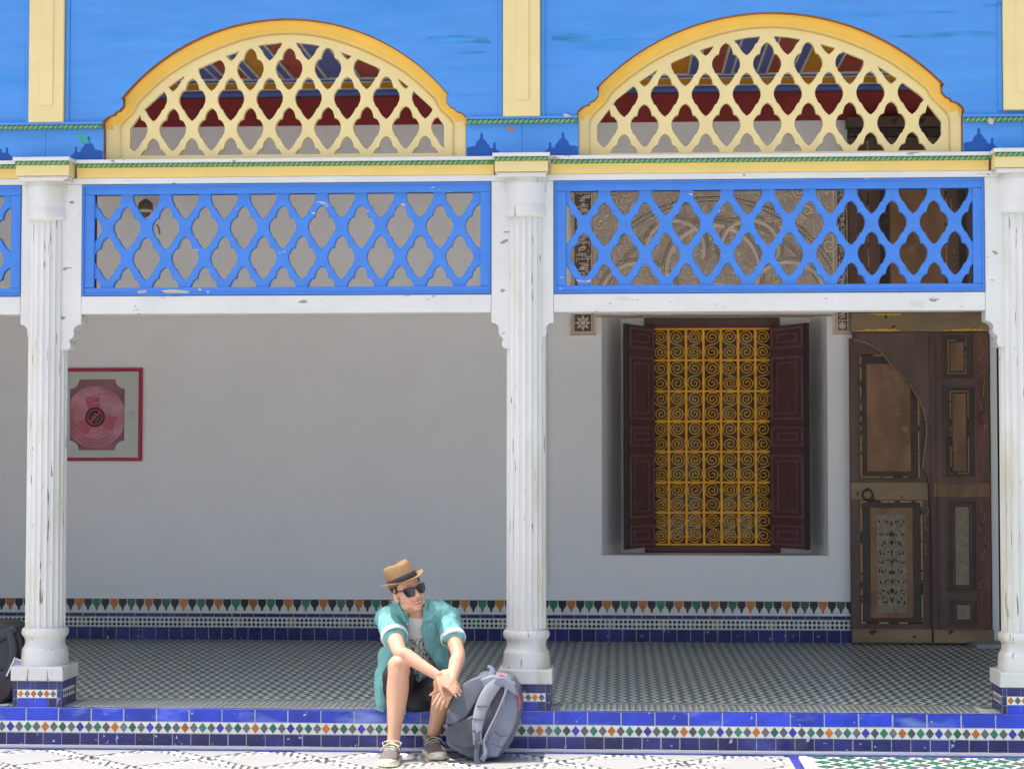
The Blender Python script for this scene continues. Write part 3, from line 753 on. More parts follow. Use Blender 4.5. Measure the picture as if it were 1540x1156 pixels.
# ================================================================== COLUMNS
YC = .16
NF = 20; NS = NF*6
def flute(k, z):
    ph = (k % 6)/6
    return 1-.075*max(0, math.sin(math.pi*ph))**.7
clab = ['white fluted column at the left, dark backpack beside its tiled foot', 'white fluted column in the middle, behind the grey backpack', 'white fluted column at the right edge beside the dark wooden door']
for i, xc_ in enumerate(colx):
    s = empty('column', (xc_, YC, ZF), clab[i], 'column', 'white fluted columns of the arcade')
    yref = (60, 790, 1520)[i]
    z = lambda y: PZ(y, YC, 300)
    zc0, zc1 = ZF+.157, ZF+.157+.083
    b = MB(); b.box(xc_-.147, xc_+.147, .014, .308, ZF-.003, zc0); ped = b.build('pedestal', M_grout, s)
    # pedestal tiles (front, two sides)
    H = zc0-ZF
    rows = [(0, .052), (.058, .098), (.104, .155)]
    for side in range(3):
        ang = (0, R(90), R(-90))[side]
        Rm = Matrix.Translation((xc_, .161, ZF)) @ Matrix.Rotation(ang, 4, 'Z')
        def tl_(name, q, m_):
            me = q.mesh(name); me.transform(Rm); me.materials.append(m_); obj(name, me, None, ped)
        for a, c in ((-.120,-.042),(-.040,-.013),(-.011,.068) if side == 0 else (-.011,.10),(.070,.118) if side == 0 else (.102,.118)):
            q = MB(); q.cbox(a, c, -.150, -.145, .003, .054, .002); tl_('pedestal_tile', q, M_tiled if (side or a > 0) else M_tileb)
            q = MB(); q.cbox(a, c, -.150, -.145, .106, .154, .002); tl_('pedestal_tile', q, M_tiled)
        q = MB(); q.box(-.120, .118, -.149, -.145, .057, .103); tl_('white_band', q, M_zw)
        for k in range(6):
            X = -.10+k*.0395; q = MB(); q.prism([(X-.0185,.080),(X,.0585),(X+.0185,.080),(X,.1015)], -.151, -.148)
            tl_('diamond_tile', q, M_zo if (k % 2 == 0 and side == 0) else M_zg)
        for a, c in ((-.147,-.122),(.120,.147)):
            for e, f in ((.003,.050),(.053,.102),(.105,.154)):
                q = MB(); q.cbox(a+.001, c-.001, -.150, -.145, e, f, .002); tl_('corner_tile', q, M_tiled)
    # plinth cap, slightly worn slab
    b = MB(); b.cbox(xc_-.159, xc_+.159, .000, .318, zc0, zc1, .005); b.build('plinth', M_col, s)
    # base mouldings
    zz = lambda y: PZ(y, YC, 72)+ (ZF-PZ(1064.0, .0, 72))*0
    f = zc1; T = PZ(943.5, YC-.1, 72)
    hh_ = T-f
    pr = [(.142,0),(.1415,.06),(.139,.22),(.1365,.40),(.133,.435),(.1325,.445),(.127,.47),(.122,.51),(.1185,.57),(.1175,.62),(.119,.67),(.123,.715),(.129,.75),(.1345,.775),(.1345,.785),(.1385,.82),(.1395,.865),(.138,.92),(.134,.955),(.127,.975),(.1215,.98),(.1215,1.0)]
    b = MB(); b.lathe([(r_, f+t*hh_) for r_, t in pr], (xc_, YC), 72); b.build('base', M_col, s)
    b = MB(); ztop = PZ(330, YC-.1, 72)
    zs_ = [T-.001, T+.012]+[T+.012+(ztop-T-.03)*k/10 for k in range(1, 11)]+[ztop]
    b.lathe([(.1195-.004*(k/len(zs_)), z_) for k, z_ in enumerate(zs_)], (xc_, YC), NS, mod=flute); b.build('shaft', M_col, s)
    zk = lambda y: PZ(y, YC-.1, 72)
    b = MB(); b.lathe([(.118,zk(331)),(.124,zk(330)),(.1265,zk(325)),(.126,zk(318)),(.122,zk(314.5)),(.120,zk(313)),(.122,zk(308)),(.127,zk(300)),(.132,zk(290)),(.134,zk(282)),(.134,zk(280.5)),(.130,zk(279.5)),(.129,zk(277)),(.129,zk(270))], (xc_, YC-.015), 48); b.build('capital', M_col, s, True)
#PART2
# ================================================================== WINDOW
win = empty('window', ((ix0+ix1)/2, YG, wz0), 'recessed window with open plum shutters behind an orange-yellow scrollwork grille', 'window')
gx = [PX(v, YG-.03) for v in (983, 1005.8, 1032.2, 1058.5, 1084.8, 1110.8, 1136.7, 1160)]
gz = [PZ(v, YG-.03, 1075) for v in (818.5, 770.5, 725, 679, 633.5, 588, 541.5, 494.5)]
fz0, fz1 = wz0+.004, PZ(481, YG-.03, 1075); fx0, fx1 = gx[0]-.075, gx[-1]+.075
b = MB(); b.cbox(fx0, fx1, YG-.02, YG+.08, fz0, gz[0]-.012, .004); b.build('sill_board', M_shut, win)
b = MB(); b.cbox(fx0, fx1, YG-.04, YG+.08, gz[-1]+.012, fz1+.02, .004); b.cbox(fx0+.02, fx1-.02, YG-.05, YG-.03, gz[-1]+.02, gz[-1]+.035, .003); b.build('head_board', M_shut, win)
b = MB(); b.cbox(fx0, gx[0]-.004, YG-.005, YG+.08, gz[0]-.012, gz[-1]+.012, .004); b.build('jamb', M_shut, win)
b = MB(); b.cbox(gx[-1]+.004, fx1, YG-.005, YG+.08, gz[0]-.012, gz[-1]+.012, .004); b.build('jamb', M_shut, win)
b = MB(); b.box(ix0-.3, fx0-.0005, YG+.0, YG+.1, wz0, wz1); b.box(fx1+.0005, ix1+.3, YG+.0, YG+.1, wz0, wz1); b.box(fx0, fx1, YG+.0, YG+.1, fz1+.0205, wz1); b.build('recess_back', M_plaster, win)
# casements behind
cas = MB(); cx = (gx[0]+gx[-1])/2; Yc_ = YG+.12
rws = 4
for a, c in ((gx[0]-.01, cx-.002), (cx+.002, gx[-1]+.01)):
    q = MB(); hx_ = (c-a)
    q.cbox(a, a+.075, Yc_, Yc_+.04, gz[0]-.01, gz[-1]+.01, .004); q.cbox(c-.085, c, Yc_, Yc_+.04, gz[0]-.01, gz[-1]+.01, .004)
    H = gz[-1]-gz[0]
    for k in range(rws+1):
        zc_ = gz[0]+H*k/rws; hh = .045 if k in (0, rws) else .028
        q.cbox(a+.075, c-.085, Yc_+.002, Yc_+.038, zc_-hh, zc_+hh, .004)
    f_ = q.build('casement', M_shut, win)
    for k in range(rws):
        q = MB(); q.box(a+.074, c-.084, Yc_+.018, Yc_+.022, gz[0]+H*k/rws+.02, gz[0]+H*(k+1)/rws-.02); q.build('pane', M_glass, f_)
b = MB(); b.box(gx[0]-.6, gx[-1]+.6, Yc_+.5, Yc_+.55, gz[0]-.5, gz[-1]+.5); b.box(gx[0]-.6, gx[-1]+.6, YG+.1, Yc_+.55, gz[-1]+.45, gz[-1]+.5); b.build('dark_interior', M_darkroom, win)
# grille
gr = empty('grille'); gr.parent = win
Yg = YG-.03
for z in gz:
    q = MB(); q.tube([(gx[0]-.012,Yg,z),(gx[-1]+.012,Yg,z)], .010, 6); q.build('bar', M_grille, gr)
for x in gx[1:-1]:
    q = MB(); q.tube([(x,Yg-.004,gz[0]),(x,Yg-.004,gz[-1])], .012, 6); q.build('bar', M_grille, gr)
def scroll(mirror, turns):
    w_, h_ = .138, .246; c1 = Vector((0, h_/4)); Rr = .0605
    te = R(205); ts = te-2*math.pi*turns; up = []
    N = 30
    for i in range(N+1):
        t = i/N; th = ts+(te-ts)*t; r_ = .007+(Rr-.007)*t**.95
        up.append(c1+Vector((r_*math.cos(th), r_*math.sin(th))))
    p0 = up[-1]; d = Vector((-math.sin(te), math.cos(te))); p3 = -p0
    mid = []
    for i in range(1, 8):
        t = i/8; p1 = p0+d*.06; p2 = p3-d*.06
        mid.append(p0*(1-t)**3+p1*3*t*(1-t)**2+p2*3*t*t*(1-t)+p3*t**3)
    pts = up+mid+[-p for p in up[::-1]]
    s_ = -1 if mirror else 1
    q = MB(); q.tube([(s_*p.x, 0, p.y) for p in pts], .0050, 4); me = q.mesh('scroll'); me.materials.append(M_grill2); return me
scr = [scroll(a, t) for a in (0, 1) for t in (2.0, 2.35, 2.15)]
loc0 = Vector(win.location)
rnd = random.Random(3)
for i in range(7):
    for j in range(7):
        o = obj('scroll', rnd.choice(scr), None, gr, loc=Vector(((gx[i]+gx[i+1])/2+rnd.uniform(-.003,.003), Yg+.004, (gz[j]+gz[j+1])/2))-loc0)
        q = None
q = MB()
for i in range(1, 7):
    for j in range(7):
        for f_ in (.25, .75): 
            z = gz[j]+(gz[j+1]-gz[j])*f_; q.box(gx[i]-.017, gx[i]+.017, Yg-.016, Yg+.006, z-.006, z+.006)
o = q.build('clamp', M_grille, gr); o['kind'] = 'stuff'
# shutters
def shutter(side):
    hx_ = gx[0]-.004 if side < 0 else gx[-1]+.004
    ox = PX(941 if side < 0 else 1215, YW-.0)
    dx, dy = ox-hx_, (YW+.0)-(YG-.045); Wd_ = math.hypot(dx, dy); T_ = .04
    M_ = Matrix.Translation((hx_, YG-.045, 0)) @ Matrix.Rotation(math.atan2(dy, dx), 4, 'Z')
    zz0, zz1 = PZ(822, YG-.03, 1075), PZ(492, YG-.03, 1075)
    # local: u along width (x), thickness y; visible face is towards the window axis
    sg = 1 if side < 0 else -1        # visible face at local y = sg*T/2
    def part(name, q, m, par):
        me = q.mesh(name); me.transform(M_); me.materials.append(m); return obj(name, me, None, par)
    q = MB(); q.box(0, Wd_-.012, -T_/2, T_/2, zz0, zz1); sh = part('shutter', q, M_shut, win)
    q = MB(); q.box(Wd_-.0115, Wd_, -T_/2-.002, T_/2+.002, zz0-.004, zz1+.004); part('edge_strip', q, M_dark, sh)
    H = zz1-zz0; fr = [(.0,.105),(.125,.42),(.445,.545),(.565,.86),(.885,.99)]
    for a, c in fr:
        z0_, z1_ = zz0+H*(a+.012), zz0+H*(c-.002)
        def ring(u0, u1, za, zb_, t, y0, y1, m, nm):
            q = MB(); ya, yb_ = sorted((sg*y0, sg*y1))
            q.box(u0,u1,ya,yb_,za,za+t); q.box(u0,u1,ya,yb_,zb_-t,zb_); q.box(u0,u0+t,ya,yb_,za+t,zb_-t); q.box(u1-t,u1,ya,yb_,za+t,zb_-t)
            part(nm, q, m, sh)
        ring(.03, Wd_-.035, z0_, z1_, .014, T_/2, T_/2+.009, M_shutl, 'panel_moulding')
        i_ = .075
        if z1_-z0_ > .12: ring(.03+i_, Wd_-.035-i_, z0_+i_*.62, z1_-i_*.62, .010, T_/2, T_/2+.006, M_shutl, 'panel_moulding')
shutter(-1); shutter(1)

# ================================================================== CARVED STUCCO SURROUND
def carvemat():
    m = bpy.data.materials.new('arabesque_stucco'); m.use_nodes = True; n = m.node_tree.nodes; l = m.node_tree.links
    b = n['Principled BSDF']; b.inputs['Roughness'].default_value = .85
    g = n.new('ShaderNodeNewGeometry'); nz = n.new('ShaderNodeTexNoise'); nz.inputs['Scale'].default_value = 9; l.new(g.outputs['Position'], nz.inputs[0])
    vm = n.new('ShaderNodeVectorMath'); vm.operation = 'MULTIPLY_ADD'; vm.inputs[1].default_value = (.12,.12,.12); l.new(nz.outputs['Color'], vm.inputs[0]); l.new(g.outputs['Position'], vm.inputs[2])
    v = n.new('ShaderNodeTexVoronoi'); v.feature = 'DISTANCE_TO_EDGE'; v.inputs['Scale'].default_value = 28; l.new(vm.outputs[0], v.inputs['Vector'])
    v2 = n.new('ShaderNodeTexVoronoi'); v2.inputs['Scale'].default_value = 28; l.new(vm.outputs[0], v2.inputs['Vector'])
    s_ = n.new('ShaderNodeMath'); s_.operation = 'SINE'; mu = n.new('ShaderNodeMath'); mu.operation = 'MULTIPLY'; mu.inputs[1].default_value = 26; l.new(v2.outputs['Distance'], mu.inputs[0]); l.new(mu.outputs[0], s_.inputs[0])
    r = n.new('ShaderNodeValToRGB'); r.color_ramp.elements[0].position = -.0; r.color_ramp.elements[0].color = (.44,.33,.25,1); r.color_ramp.elements[1].position = .35; r.color_ramp.elements[1].color = (.82,.68,.54,1)  # dark end of the ramp paints shade into the carved recesses
    mr = n.new('ShaderNodeMapRange'); mr.inputs[1].default_value = -1; mr.inputs[2].default_value = 1; l.new(s_.outputs[0], mr.inputs[0]); l.new(mr.outputs[0], r.inputs[0])
    bp = n.new('ShaderNodeBump'); bp.inputs['Distance'].default_value = .004; l.new(mr.outputs[0], bp.inputs['Height'])
    l.new(r.outputs[0], b.inputs['Base Color']); l.new(bp.outputs[0], b.inputs['Normal']); return m
M_carve = carvemat()
su = empty('carved_stucco_surround', (PX(1070, YW), YW, PZ(470, YW, 1070)), 'carved tan stucco arch panel and inscription bands above the window', 'stucco panel')
Ys = YW-.02
sx = lambda v: PX(v, Ys, 400)
szf = lambda v: PZ(v, Ys, 1070)
ztp = szf(262); zbt = szf(472)
b = MB(); b.cbox(sx(895), sx(1253), Ys, YW, zbt, ztp, .003); b.build('field', M_carve, su)
b = MB(); b.box(sx(895), sx(1253), Ys-.02, Ys, zbt-.006, zbt+.012); b.build('soffit_edge', M_pl1, su)
CH = [0]
def chain(q, pts, w_=.016, step=.026):
    CH[0] += 1; Ys = YW-.02-.0007*CH[0]
    """two twisting strands on dark ground"""
    P_ = [Vector((p[0], p[1])) for p in pts]; L = [0]
    for i in range(1, len(P_)): L.append(L[-1]+(P_[i]-P_[i-1]).length)
    tot = L[-1]; n = max(4, int(tot/step*6)); res = [[], []]; ce_ = []
    k = 0
    for i in range(n+1):
        s_ = tot*i/n
        while k < len(P_)-2 and L[k+1] < s_: k += 1
        t = (s_-L[k])/max(1e-9, L[k+1]-L[k]); p = P_[k].lerp(P_[k+1], t); d = (P_[k+1]-P_[k]).normalized(); nn = Vector((-d.y, d.x))
        ph = s_/step*math.pi
        for a in (0, 1):
            o = math.sin(ph+a*math.pi)*w_*.55; c = p+nn*o; res[a].append((c.x, Ys-.010-.003*math.cos(ph+a*math.pi), c.y))
        ce_.append((p, nn))
    vs = []; 
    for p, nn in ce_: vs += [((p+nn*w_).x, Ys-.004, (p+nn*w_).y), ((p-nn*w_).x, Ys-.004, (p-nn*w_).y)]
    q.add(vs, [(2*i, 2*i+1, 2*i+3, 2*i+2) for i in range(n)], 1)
    for a in (0, 1): q.tube(res[a], w_*.26, 4, m=0)
def stroke(q, pts, r_=.007, m=0, y=None): q.tube([(x, (Ys-.008 if y is None else y), z) for x, z in pts], r_, 5, m=m)
def arcp(cx, cz, r_, a0, a1, n=24): return [(cx+r_*math.cos(R(a0+(a1-a0)*i/n)), cz+r_*math.sin(R(a0+(a1-a0)*i/n))) for i in range(n+1)]
def piece(name, fn):
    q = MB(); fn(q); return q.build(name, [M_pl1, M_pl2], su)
cx = sx(1072); u = 1/183.5
czb = szf(505)
# great arch: plain band between two chains
def big(q):
    for r_, w_ in ((205,.02),(176,.012)): chain(q, [p for p in arcp(cx, czb, r_*u, 8, 172, 60) if p[1] > zbt and p[1] < ztp], w_)
piece('arch_chain', big)
def bosses(q):
    for k in range(22):
        a = 14+k*7.2; x, z = cx+190.5*u*math.cos(R(a)), czb+190.5*u*math.sin(R(a))
        if z < zbt+.02 or z > ztp-.02: continue
        stroke(q, arcp(x, z, .022, a-110, a+150, 10), .008); stroke(q, arcp(x, z, .010, a, a+300, 8), .006)
piece('arch_bosses', bosses)['kind'] = 'stuff'
for k_, (c_, cz_, r_) in enumerate(((960, 452, 62), (1072, 408, 74), (1185, 452, 62), (1016, 375, 48), (1128, 375, 48))):
    X, Z = sx(c_), szf(cz_)
    def lobe(q, X=X, Z=Z, r_=r_):
        seg = [p for p in arcp(X, Z, r_*u, -20, 200, 40)]; seg = [p for p in seg if zbt+.01 < p[1] < ztp-.02]
        if len(seg) > 3: chain(q, seg, .012, .022)
    piece('lobe_chain', lobe)
    q = MB(); n = 40; vs = []
    for i in range(n+1):
        a = R(-20+220*i/n)
        for rr in (r_*u-.014, r_*u-.044): vs.append((X+rr*math.cos(a), Ys-.0062-.0009*k_, max(Z+rr*math.sin(a), zbt)))
    q.add(vs, [(2*i, 2*i+2, 2*i+3, 2*i+1) for i in range(n)]); q.build('plain_band', M_pl1, su)
def spandrel(q):
    rr = random.Random(5)
    for sgn in (-1, 1):
        for a, c in ((150, 300), (168, 335), (128, 288), (160, 275), (173, 370), (140, 318)):
            X = cx+sgn*a*u; Z = szf(c)
            if (X-cx)**2+(Z-czb)**2 < (212*u)**2: continue
            pts = [(X+(.010+.045*t)*math.cos(sgn*9*t+a), Z+(.010+.045*t)*math.sin(sgn*9*t+a)) for t in [i/24 for i in range(25)]]
            stroke(q, pts, .009)
piece('spandrel_scrolls', spandrel)['kind'] = 'stuff'
# side bands with end blocks
def sideband(x0, x1, zb_, zt_):
    X0, X1 = sx(x0), sx(x1); s_ = X1-X0
    b = MB(); b.cbox(X0, X1, Ys-.012, YW, zb_, zt_, .003); bd = b.build('band_slab', M_pl1, su)
    q = MB(); y = Ys-.0125
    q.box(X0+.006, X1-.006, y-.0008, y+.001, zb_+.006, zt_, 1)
    # lattice border strands
    global Ys_
    for e in (X0+.018, X1-.018):
        zz = zb_+.012
        while zz < zt_-.02:
            q.tube([(e-.010,y-.003,zz),(e+.010,y-.003,zz+.020)], .0032, 4, m=0); q.tube([(e+.010,y-.004,zz),(e-.010,y-.004,zz+.020)], .0032, 4, m=0); zz += .020
    for e in (X0+.034, X1-.034, X0+.007, X1-.007): q.box(e-.0035, e+.0035, y-.006, y, zb_+.03, zt_, 0)
    # end block: star rosette
    side = s_-.075; zc_ = zb_+.035+side/2; xc_ = (X0+X1)/2
    for e in (zb_+.030, zb_+.040+side): q.box(X0+.03, X1-.03, y-.006, y, e-.0035, e+.0035, 0)
    xx = X0+.02
    while xx < X1-.02: q.tube([(xx-.008,y-.003,zb_+.010),(xx+.008,y-.003,zb_+.026)], .0032, 4, m=0); q.tube([(xx+.008,y-.004,zb_+.010),(xx-.008,y-.004,zb_+.026)], .0032, 4, m=0); xx += .018
    for k in range(8):
        a = k*math.pi/4; c_, s2 = math.cos(a), math.sin(a); L = side*.46
        q.tube([(xc_,y-.004,zc_),(xc_+L*c_,y-.004,zc_+L*s2)], .0042, 4, m=0)
        q.tube([(xc_+.5*L*math.cos(a-.4),y-.004,zc_+.5*L*math.sin(a-.4)),(xc_+.95*L*c_,y-.004,zc_+.95*L*s2),(xc_+.5*L*math.cos(a+.4),y-.004,zc_+.5*L*math.sin(a+.4))], .004, 4, m=0)
    # interlaced strokes above
    rr = random.Random(int(x0)); zz = zb_+.06+side
    while zz < zt_-.02:
        h_ = rr.uniform(.012, .03); a = rr.uniform(X0+.045, xc_); c_ = rr.uniform(xc_+.01, X1-.045)
        kind = rr.random()
        if kind < .45: q.box(a, c_, y-.006, y, zz, zz+.006, 0)
        elif kind < .8:
            q.tube([(a,y-.004,zz),(c_,y-.004,zz+h_*.3),(c_,y-.004,zz+h_),((a+c_)/2,y-.004,zz+h_*1.1)], .0042, 4, m=0)
        else:
            q.box(a, a+.006, y-.006, y, zz, zz+h_*1.5, 0); q.box(c_, c_+.006, y-.006, y, zz-h_*.4, zz+h_, 0)
        zz += h_*.62
    o = q.build('carving', [M_pl1, M_pl2], su); o['kind'] = 'stuff'
sideband(857, 896, szf(504), ztp); sideband(1252, 1280, szf(504), ztp)
q = MB(); X = sx(897)
while X < sx(1251): q.prism([(X-.008,zbt-.016),(X,zbt-.024),(X+.008,zbt-.016),(X,zbt-.008)], YW-.0085, YW-.002, 1); q.prism([(X+.005,zbt-.016),(X+.0095,zbt-.020),(X+.014,zbt-.016),(X+.0095,zbt-.012)], YW-.0085, YW-.002, 0); X += .019
o = q.build('bead_course', [M_pl1, M_pl2], su); o['kind'] = 'stuff'

# ================================================================== DOOR
Yd = YW-.12
dr = empty('wooden_door', (PX(1385, Yd), Yd, ZF), 'tall worn painted wooden door with an arched wicket and iron ring', 'door')
dX = lambda v: PX(v, Yd, 700)
dZ = lambda v: PZ(v, Yd, 1385)
def dbox(name, a, c, y0, y1, f, g, m, ch=.003, par=dr):
    b = MB(); b.cbox(dX(a), dX(c), Yd+f, Yd+g, dZ(y1), dZ(y0), ch); return b.build(name, m, par)
def ringd(name, a, c, y0, y1, f, g, t, m, par=dr):
    q = MB(); x0, x1, z0, z1_ = dX(a), dX(c), dZ(y1), dZ(y0)
    q.cbox(x0,x1,Yd+f,Yd+g,z0,z0+t,.002); q.cbox(x0,x1,Yd+f,Yd+g,z1_-t,z1_,.002); q.cbox(x0,x0+t,Yd+f,Yd+g,z0+t,z1_-t,.002); q.cbox(x1-t,x1,Yd+f,Yd+g,z0+t,z1_-t,.002)
    return q.build(name, m, par)
DB = 967
wk = dbox('wicket_leaf', 1279.5, 1404, 508, DB, .03, .08, M_wood)
arch = [(1286,510),(1304,515),(1323,525),(1344,550),(1368,576),(1385,603),(1393,626),(1395,649),(1391,678),(1388,705),(1395,717),(1397,738),(1399,768),(1400,836),(1401,966)]
sur = [(dX(a), dZ(c)) for a, c in arch]
poly = sur+[(dX(1489), dZ(966)),(dX(1489), dZ(499.5)),(dX(1286), dZ(499.5))]
plate('door_surround', [poly], Yd, .06, M_wood, dr, .004)
q = MB(); q.tube([(dX(a)-.004, Yd-.002, dZ(c)) for a, c in arch[:10]], .008, 6); q.build('arch_bead', M_wood2, dr)
# wicket upper panel
ringd('panel_moulding', 1292, 1387, 529, 722, .022, .03, .018, M_wood, wk)
ringd('panel_moulding', 1295, 1383.5, 533, 718, .016, .024, .010, M_gold, wk)
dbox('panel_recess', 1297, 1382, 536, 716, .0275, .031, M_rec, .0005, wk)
dbox('raised_panel', 1304, 1371, 546, 709, .012, .0272, M_wood3, .006, wk)
dbox('cross_band', 1280, 1396, 725, 752, .012, .0295, M_wood2, .004, wk)
ringd('panel_moulding', 1294, 1387, 753, 938, .018, .03, .012, M_gold, wk)
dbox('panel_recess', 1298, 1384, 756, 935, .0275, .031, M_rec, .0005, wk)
dbox('raised_panel', 1308, 1373, 763, 930, .014, .0272, M_wood3, .006, wk)
pp = dbox('painted_panel', 1318, 1363, 773, 921, .0115, .0138, M_fol, .0005, wk)
q = MB(); rr = random.Random(2); xc_ = dX(1340.5)
for k in range(9):
    zc_ = dZ(787+k*14.5); 
    for sg in (-1, 1):
        rr = random.Random(100+k)
        for e in (0, 1, 2, 3, 4):
            a = .012+.021*e+rr.uniform(-.006,.006); z_ = zc_+rr.uniform(-.02,.02); r1, r2 = rr.uniform(.009,.019), rr.uniform(.004,.008)
            an = sg*rr.uniform(0, 3.1)
            pts = [(xc_+sg*a+r1*math.cos(t)*math.cos(an)-r2*math.sin(t)*math.sin(an), z_+r1*math.cos(t)*math.sin(an)+r2*math.sin(t)*math.cos(an)) for t in [i*math.pi/4 for i in range(8)]]
            if area(pts) < 0: pts.reverse()
            q.prism(pts, Yd+.0100, Yd+.0116, 0 if (k+e) % 3 else 1)
    q.prism([(xc_-.010,zc_),(xc_,zc_-.026),(xc_+.010,zc_),(xc_,zc_+.026)], Yd+.0098, Yd+.0116, 0)
o = q.build('painted_leaves', [M_dark, M_gold], pp)
dbox('bottom_band', 1280.5, 1400, 946, 966.5, .012, .0295, M_wood2, .004, wk)
# ring
q = MB(); rc = (dX(1304.5), dZ(744)); q.tube([(rc[0]+.041*math.cos(t), Yd-.002, rc[1]+.041*math.sin(t)) for t in [i*math.pi/10 for i in range(20)]], .0075, 6, closed=True)
q.tube([(rc[0],Yd+.012,rc[1]+.048),(rc[0],Yd-.012,rc[1]+.044)], .012, 8); q.build('ring_knocker', M_dark, wk)
# right side panels
for a, c, y0, y1, e, f, y2, y3 in ((1420,1464,500.5,571,1430.5,1450.5,515,558),(1422,1465,580,719,1433,1453.5,592,708),(1425,1466,750,889,1435.5,1456,762,879),(1427,1466,900,940,1437,1457,909,931)):
    ringd('panel_moulding', a-3, c+3, y0, y1, -.012, .0, .014, M_wood)
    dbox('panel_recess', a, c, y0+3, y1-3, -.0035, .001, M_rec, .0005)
    ringd('inset_moulding', e-3.5, f+3.5, y2-4, y3+4, -.012, -.003, .006, M_gold if y0 < 720 else M_wood3)
    dbox('inset_panel', e, f, y2, y3, -.008, -.003, M_fol if y0 > 720 else M_wood3, .002)
dbox('cross_band', 1403, 1489, 726, 747, -.008, .0, M_wood3, .003)
dbox('bottom_band', 1402, 1492, 946, 966, -.012, .0, M_wood2, .004)
dbox('reddish_strip', 1467.5, 1488, 503, 944, -.004, .0, mat('rust_red_worn_wood', (.15,.065,.045), .6, .4, 9, (1,1,.3), wear='#8a5a34', wear_amt=.30, wear_scale=18), .001)
for v in (1401.5, 1410): 
    q = MB(); q.tube([(dX(v), Yd-.004, dZ(944)),(dX(v-2), Yd-.004, dZ(505))], .008, 6); q.build('vertical_bead', M_wood, dr)
def squig(x0, y0, y1, seed, amp=5):
    rr = random.Random(seed); pts = []; y = y0
    while y < y1:
        pts.append((dX(x0+rr.uniform(-amp, amp)), Yd-.0055, dZ(y))); y += rr.uniform(4, 11)
    q = MB(); q.tube(pts, .0028, 4); return q.build('painted_scroll', M_gold, dr)
for a in ((1477,510,545,1),(1479,556,598,2),(1477,604,650,3),(1476,756,800,4),(1478,808,850,5),(1476,862,905,6),(1394.5,762,800,7),(1394.5,812,846,8)): squig(*a)
# head board and tall upper panelling
dbox('head_board', 1281, 1488, 470, 499, -.02, .04, M_wood2, .004)
q = MB(); rr = random.Random(9)
for x0, x1, yy, d_ in ((1308,1357,471.5,1),(1288,1354,498,-1),(1420,1486,498,-1)):
    v = x0
    while v < x1:
        h_ = rr.uniform(2, 4.2) if .2 < (v-x0)/(x1-x0) < .9 else 1.5
        z_ = dZ(yy); q.box(dX(v), dX(v+2.4), Yd-.0225, Yd-.0195, min(z_, z_-d_*h_*u), max(z_, z_-d_*h_*u)); v += 2.9
o = q.build('yellow_fringe', M_grill2, dr); o['kind'] = 'stuff'
dbox('upper_panelling', 1279, 1489, 206, 469, .0, .06, M_wood)
for a, c, y0, y1 in ((1326,1340,285,466),(1342,1424,285,466),(1446,1456,285,466)):
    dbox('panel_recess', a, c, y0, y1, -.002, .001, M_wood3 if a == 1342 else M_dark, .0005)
for v in (1308.5, 1322, 1341, 1426, 1444.5, 1458):
    q = MB(); q.tube([(dX(v), Yd-.003, dZ(467)),(dX(v), Yd-.003, dZ(212))], .006, 6); q.build('vertical_bead', M_gold if v in (1308.5,1426) else M_wood, dr)
for a in ((1293,300,330,11),(1295,340,368,12),(1292,384,420,13),(1297,428,460,14),(1332,320,345,15),(1435,300,330,16),(1436,375,400,17)): squig(*a)
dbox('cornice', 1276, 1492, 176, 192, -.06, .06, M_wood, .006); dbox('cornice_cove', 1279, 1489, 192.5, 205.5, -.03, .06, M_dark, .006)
q = MB()
for k in range(5):
    v = 1300+k*42; q.prism([(dX(v), dZ(188)),(dX(v+6), dZ(188)),(dX(v+13), dZ(179)),(dX(v+3), dZ(181))][::1], Yd-.062, Yd-.0595)
q.build('cornice_motif', M_dark, dr)
q = MB(); rr = random.Random(4)
for k in range(90):
    X, Z = dX(rr.uniform(1282, 1486)), dZ(rr.choice([203, 209, 214, 228])+rr.uniform(-1, 1)); q.box(X, X+.008, Yd-.033 if Z > dZ(206) else Yd-.002, Yd-.029 if Z > dZ(206) else Yd+.001, Z, Z+.008)
o = q.build('gold_dots', M_gold, dr); o['kind'] = 'stuff'
# stone threshold beside the door
t = tag(MB().cbox(PX(1462, YW-.3), PX(1512, YW-.3), YW-.42, YW-.062, ZF, ZF+.035, .006).build('door_threshold', M_gmarb), 'low grey stone threshold on the floor at the right foot of the door', 'threshold')

# ================================================================== FIRE HOSE CABINET
Yf = YW-.03
fX = lambda v: PX(v, Yf, 620); fZ = lambda v: PZ(v, Yf, 150)
fc = empty('fire_hose_cabinet', (fX(147), Yf, fZ(693)), 'pale metal wall cabinet with red frame and red hose reel behind its window', 'fire hose cabinet')
M_cabw = mat('pale_grey_metal_paint', (.55,.56,.49), .4, .04, 5); M_cabr = mat('crimson_paint', (.42,.012,.045), .45, .12, 12)
x0, x1, z0, z1_ = fX(80), fX(213), fZ(693), fZ(553.5)
q = MB(); t_ = .028
q.cbox(x0,x1,Yf,YW,z0,z0+t_,.003); q.cbox(x0,x1,Yf,YW,z1_-t_,z1_,.003); q.cbox(x0,x0+t_,Yf,YW,z0+t_,z1_-t_,.003); q.cbox(x1-t_,x1,Yf,YW,z0+t_,z1_-t_,.003)
q.build('frame', M_cabr, fc)
wx_, wx2, wz_, wz2 = fX(105), fX(187), fZ(676.5), fZ(570.5); r_ = .078
hole = []
for (cx_, cz_, a0, a1) in ((wx_,wz_,90,0),(wx2,wz_,180,90),(wx2,wz2,270,180),(wx_,wz2,360,270)):
    hole += [(cx_+r_*math.cos(R(a0+(a1-a0)*i/8)), cz_+r_*math.sin(R(a0+(a1-a0)*i/8))) for i in range(9)]
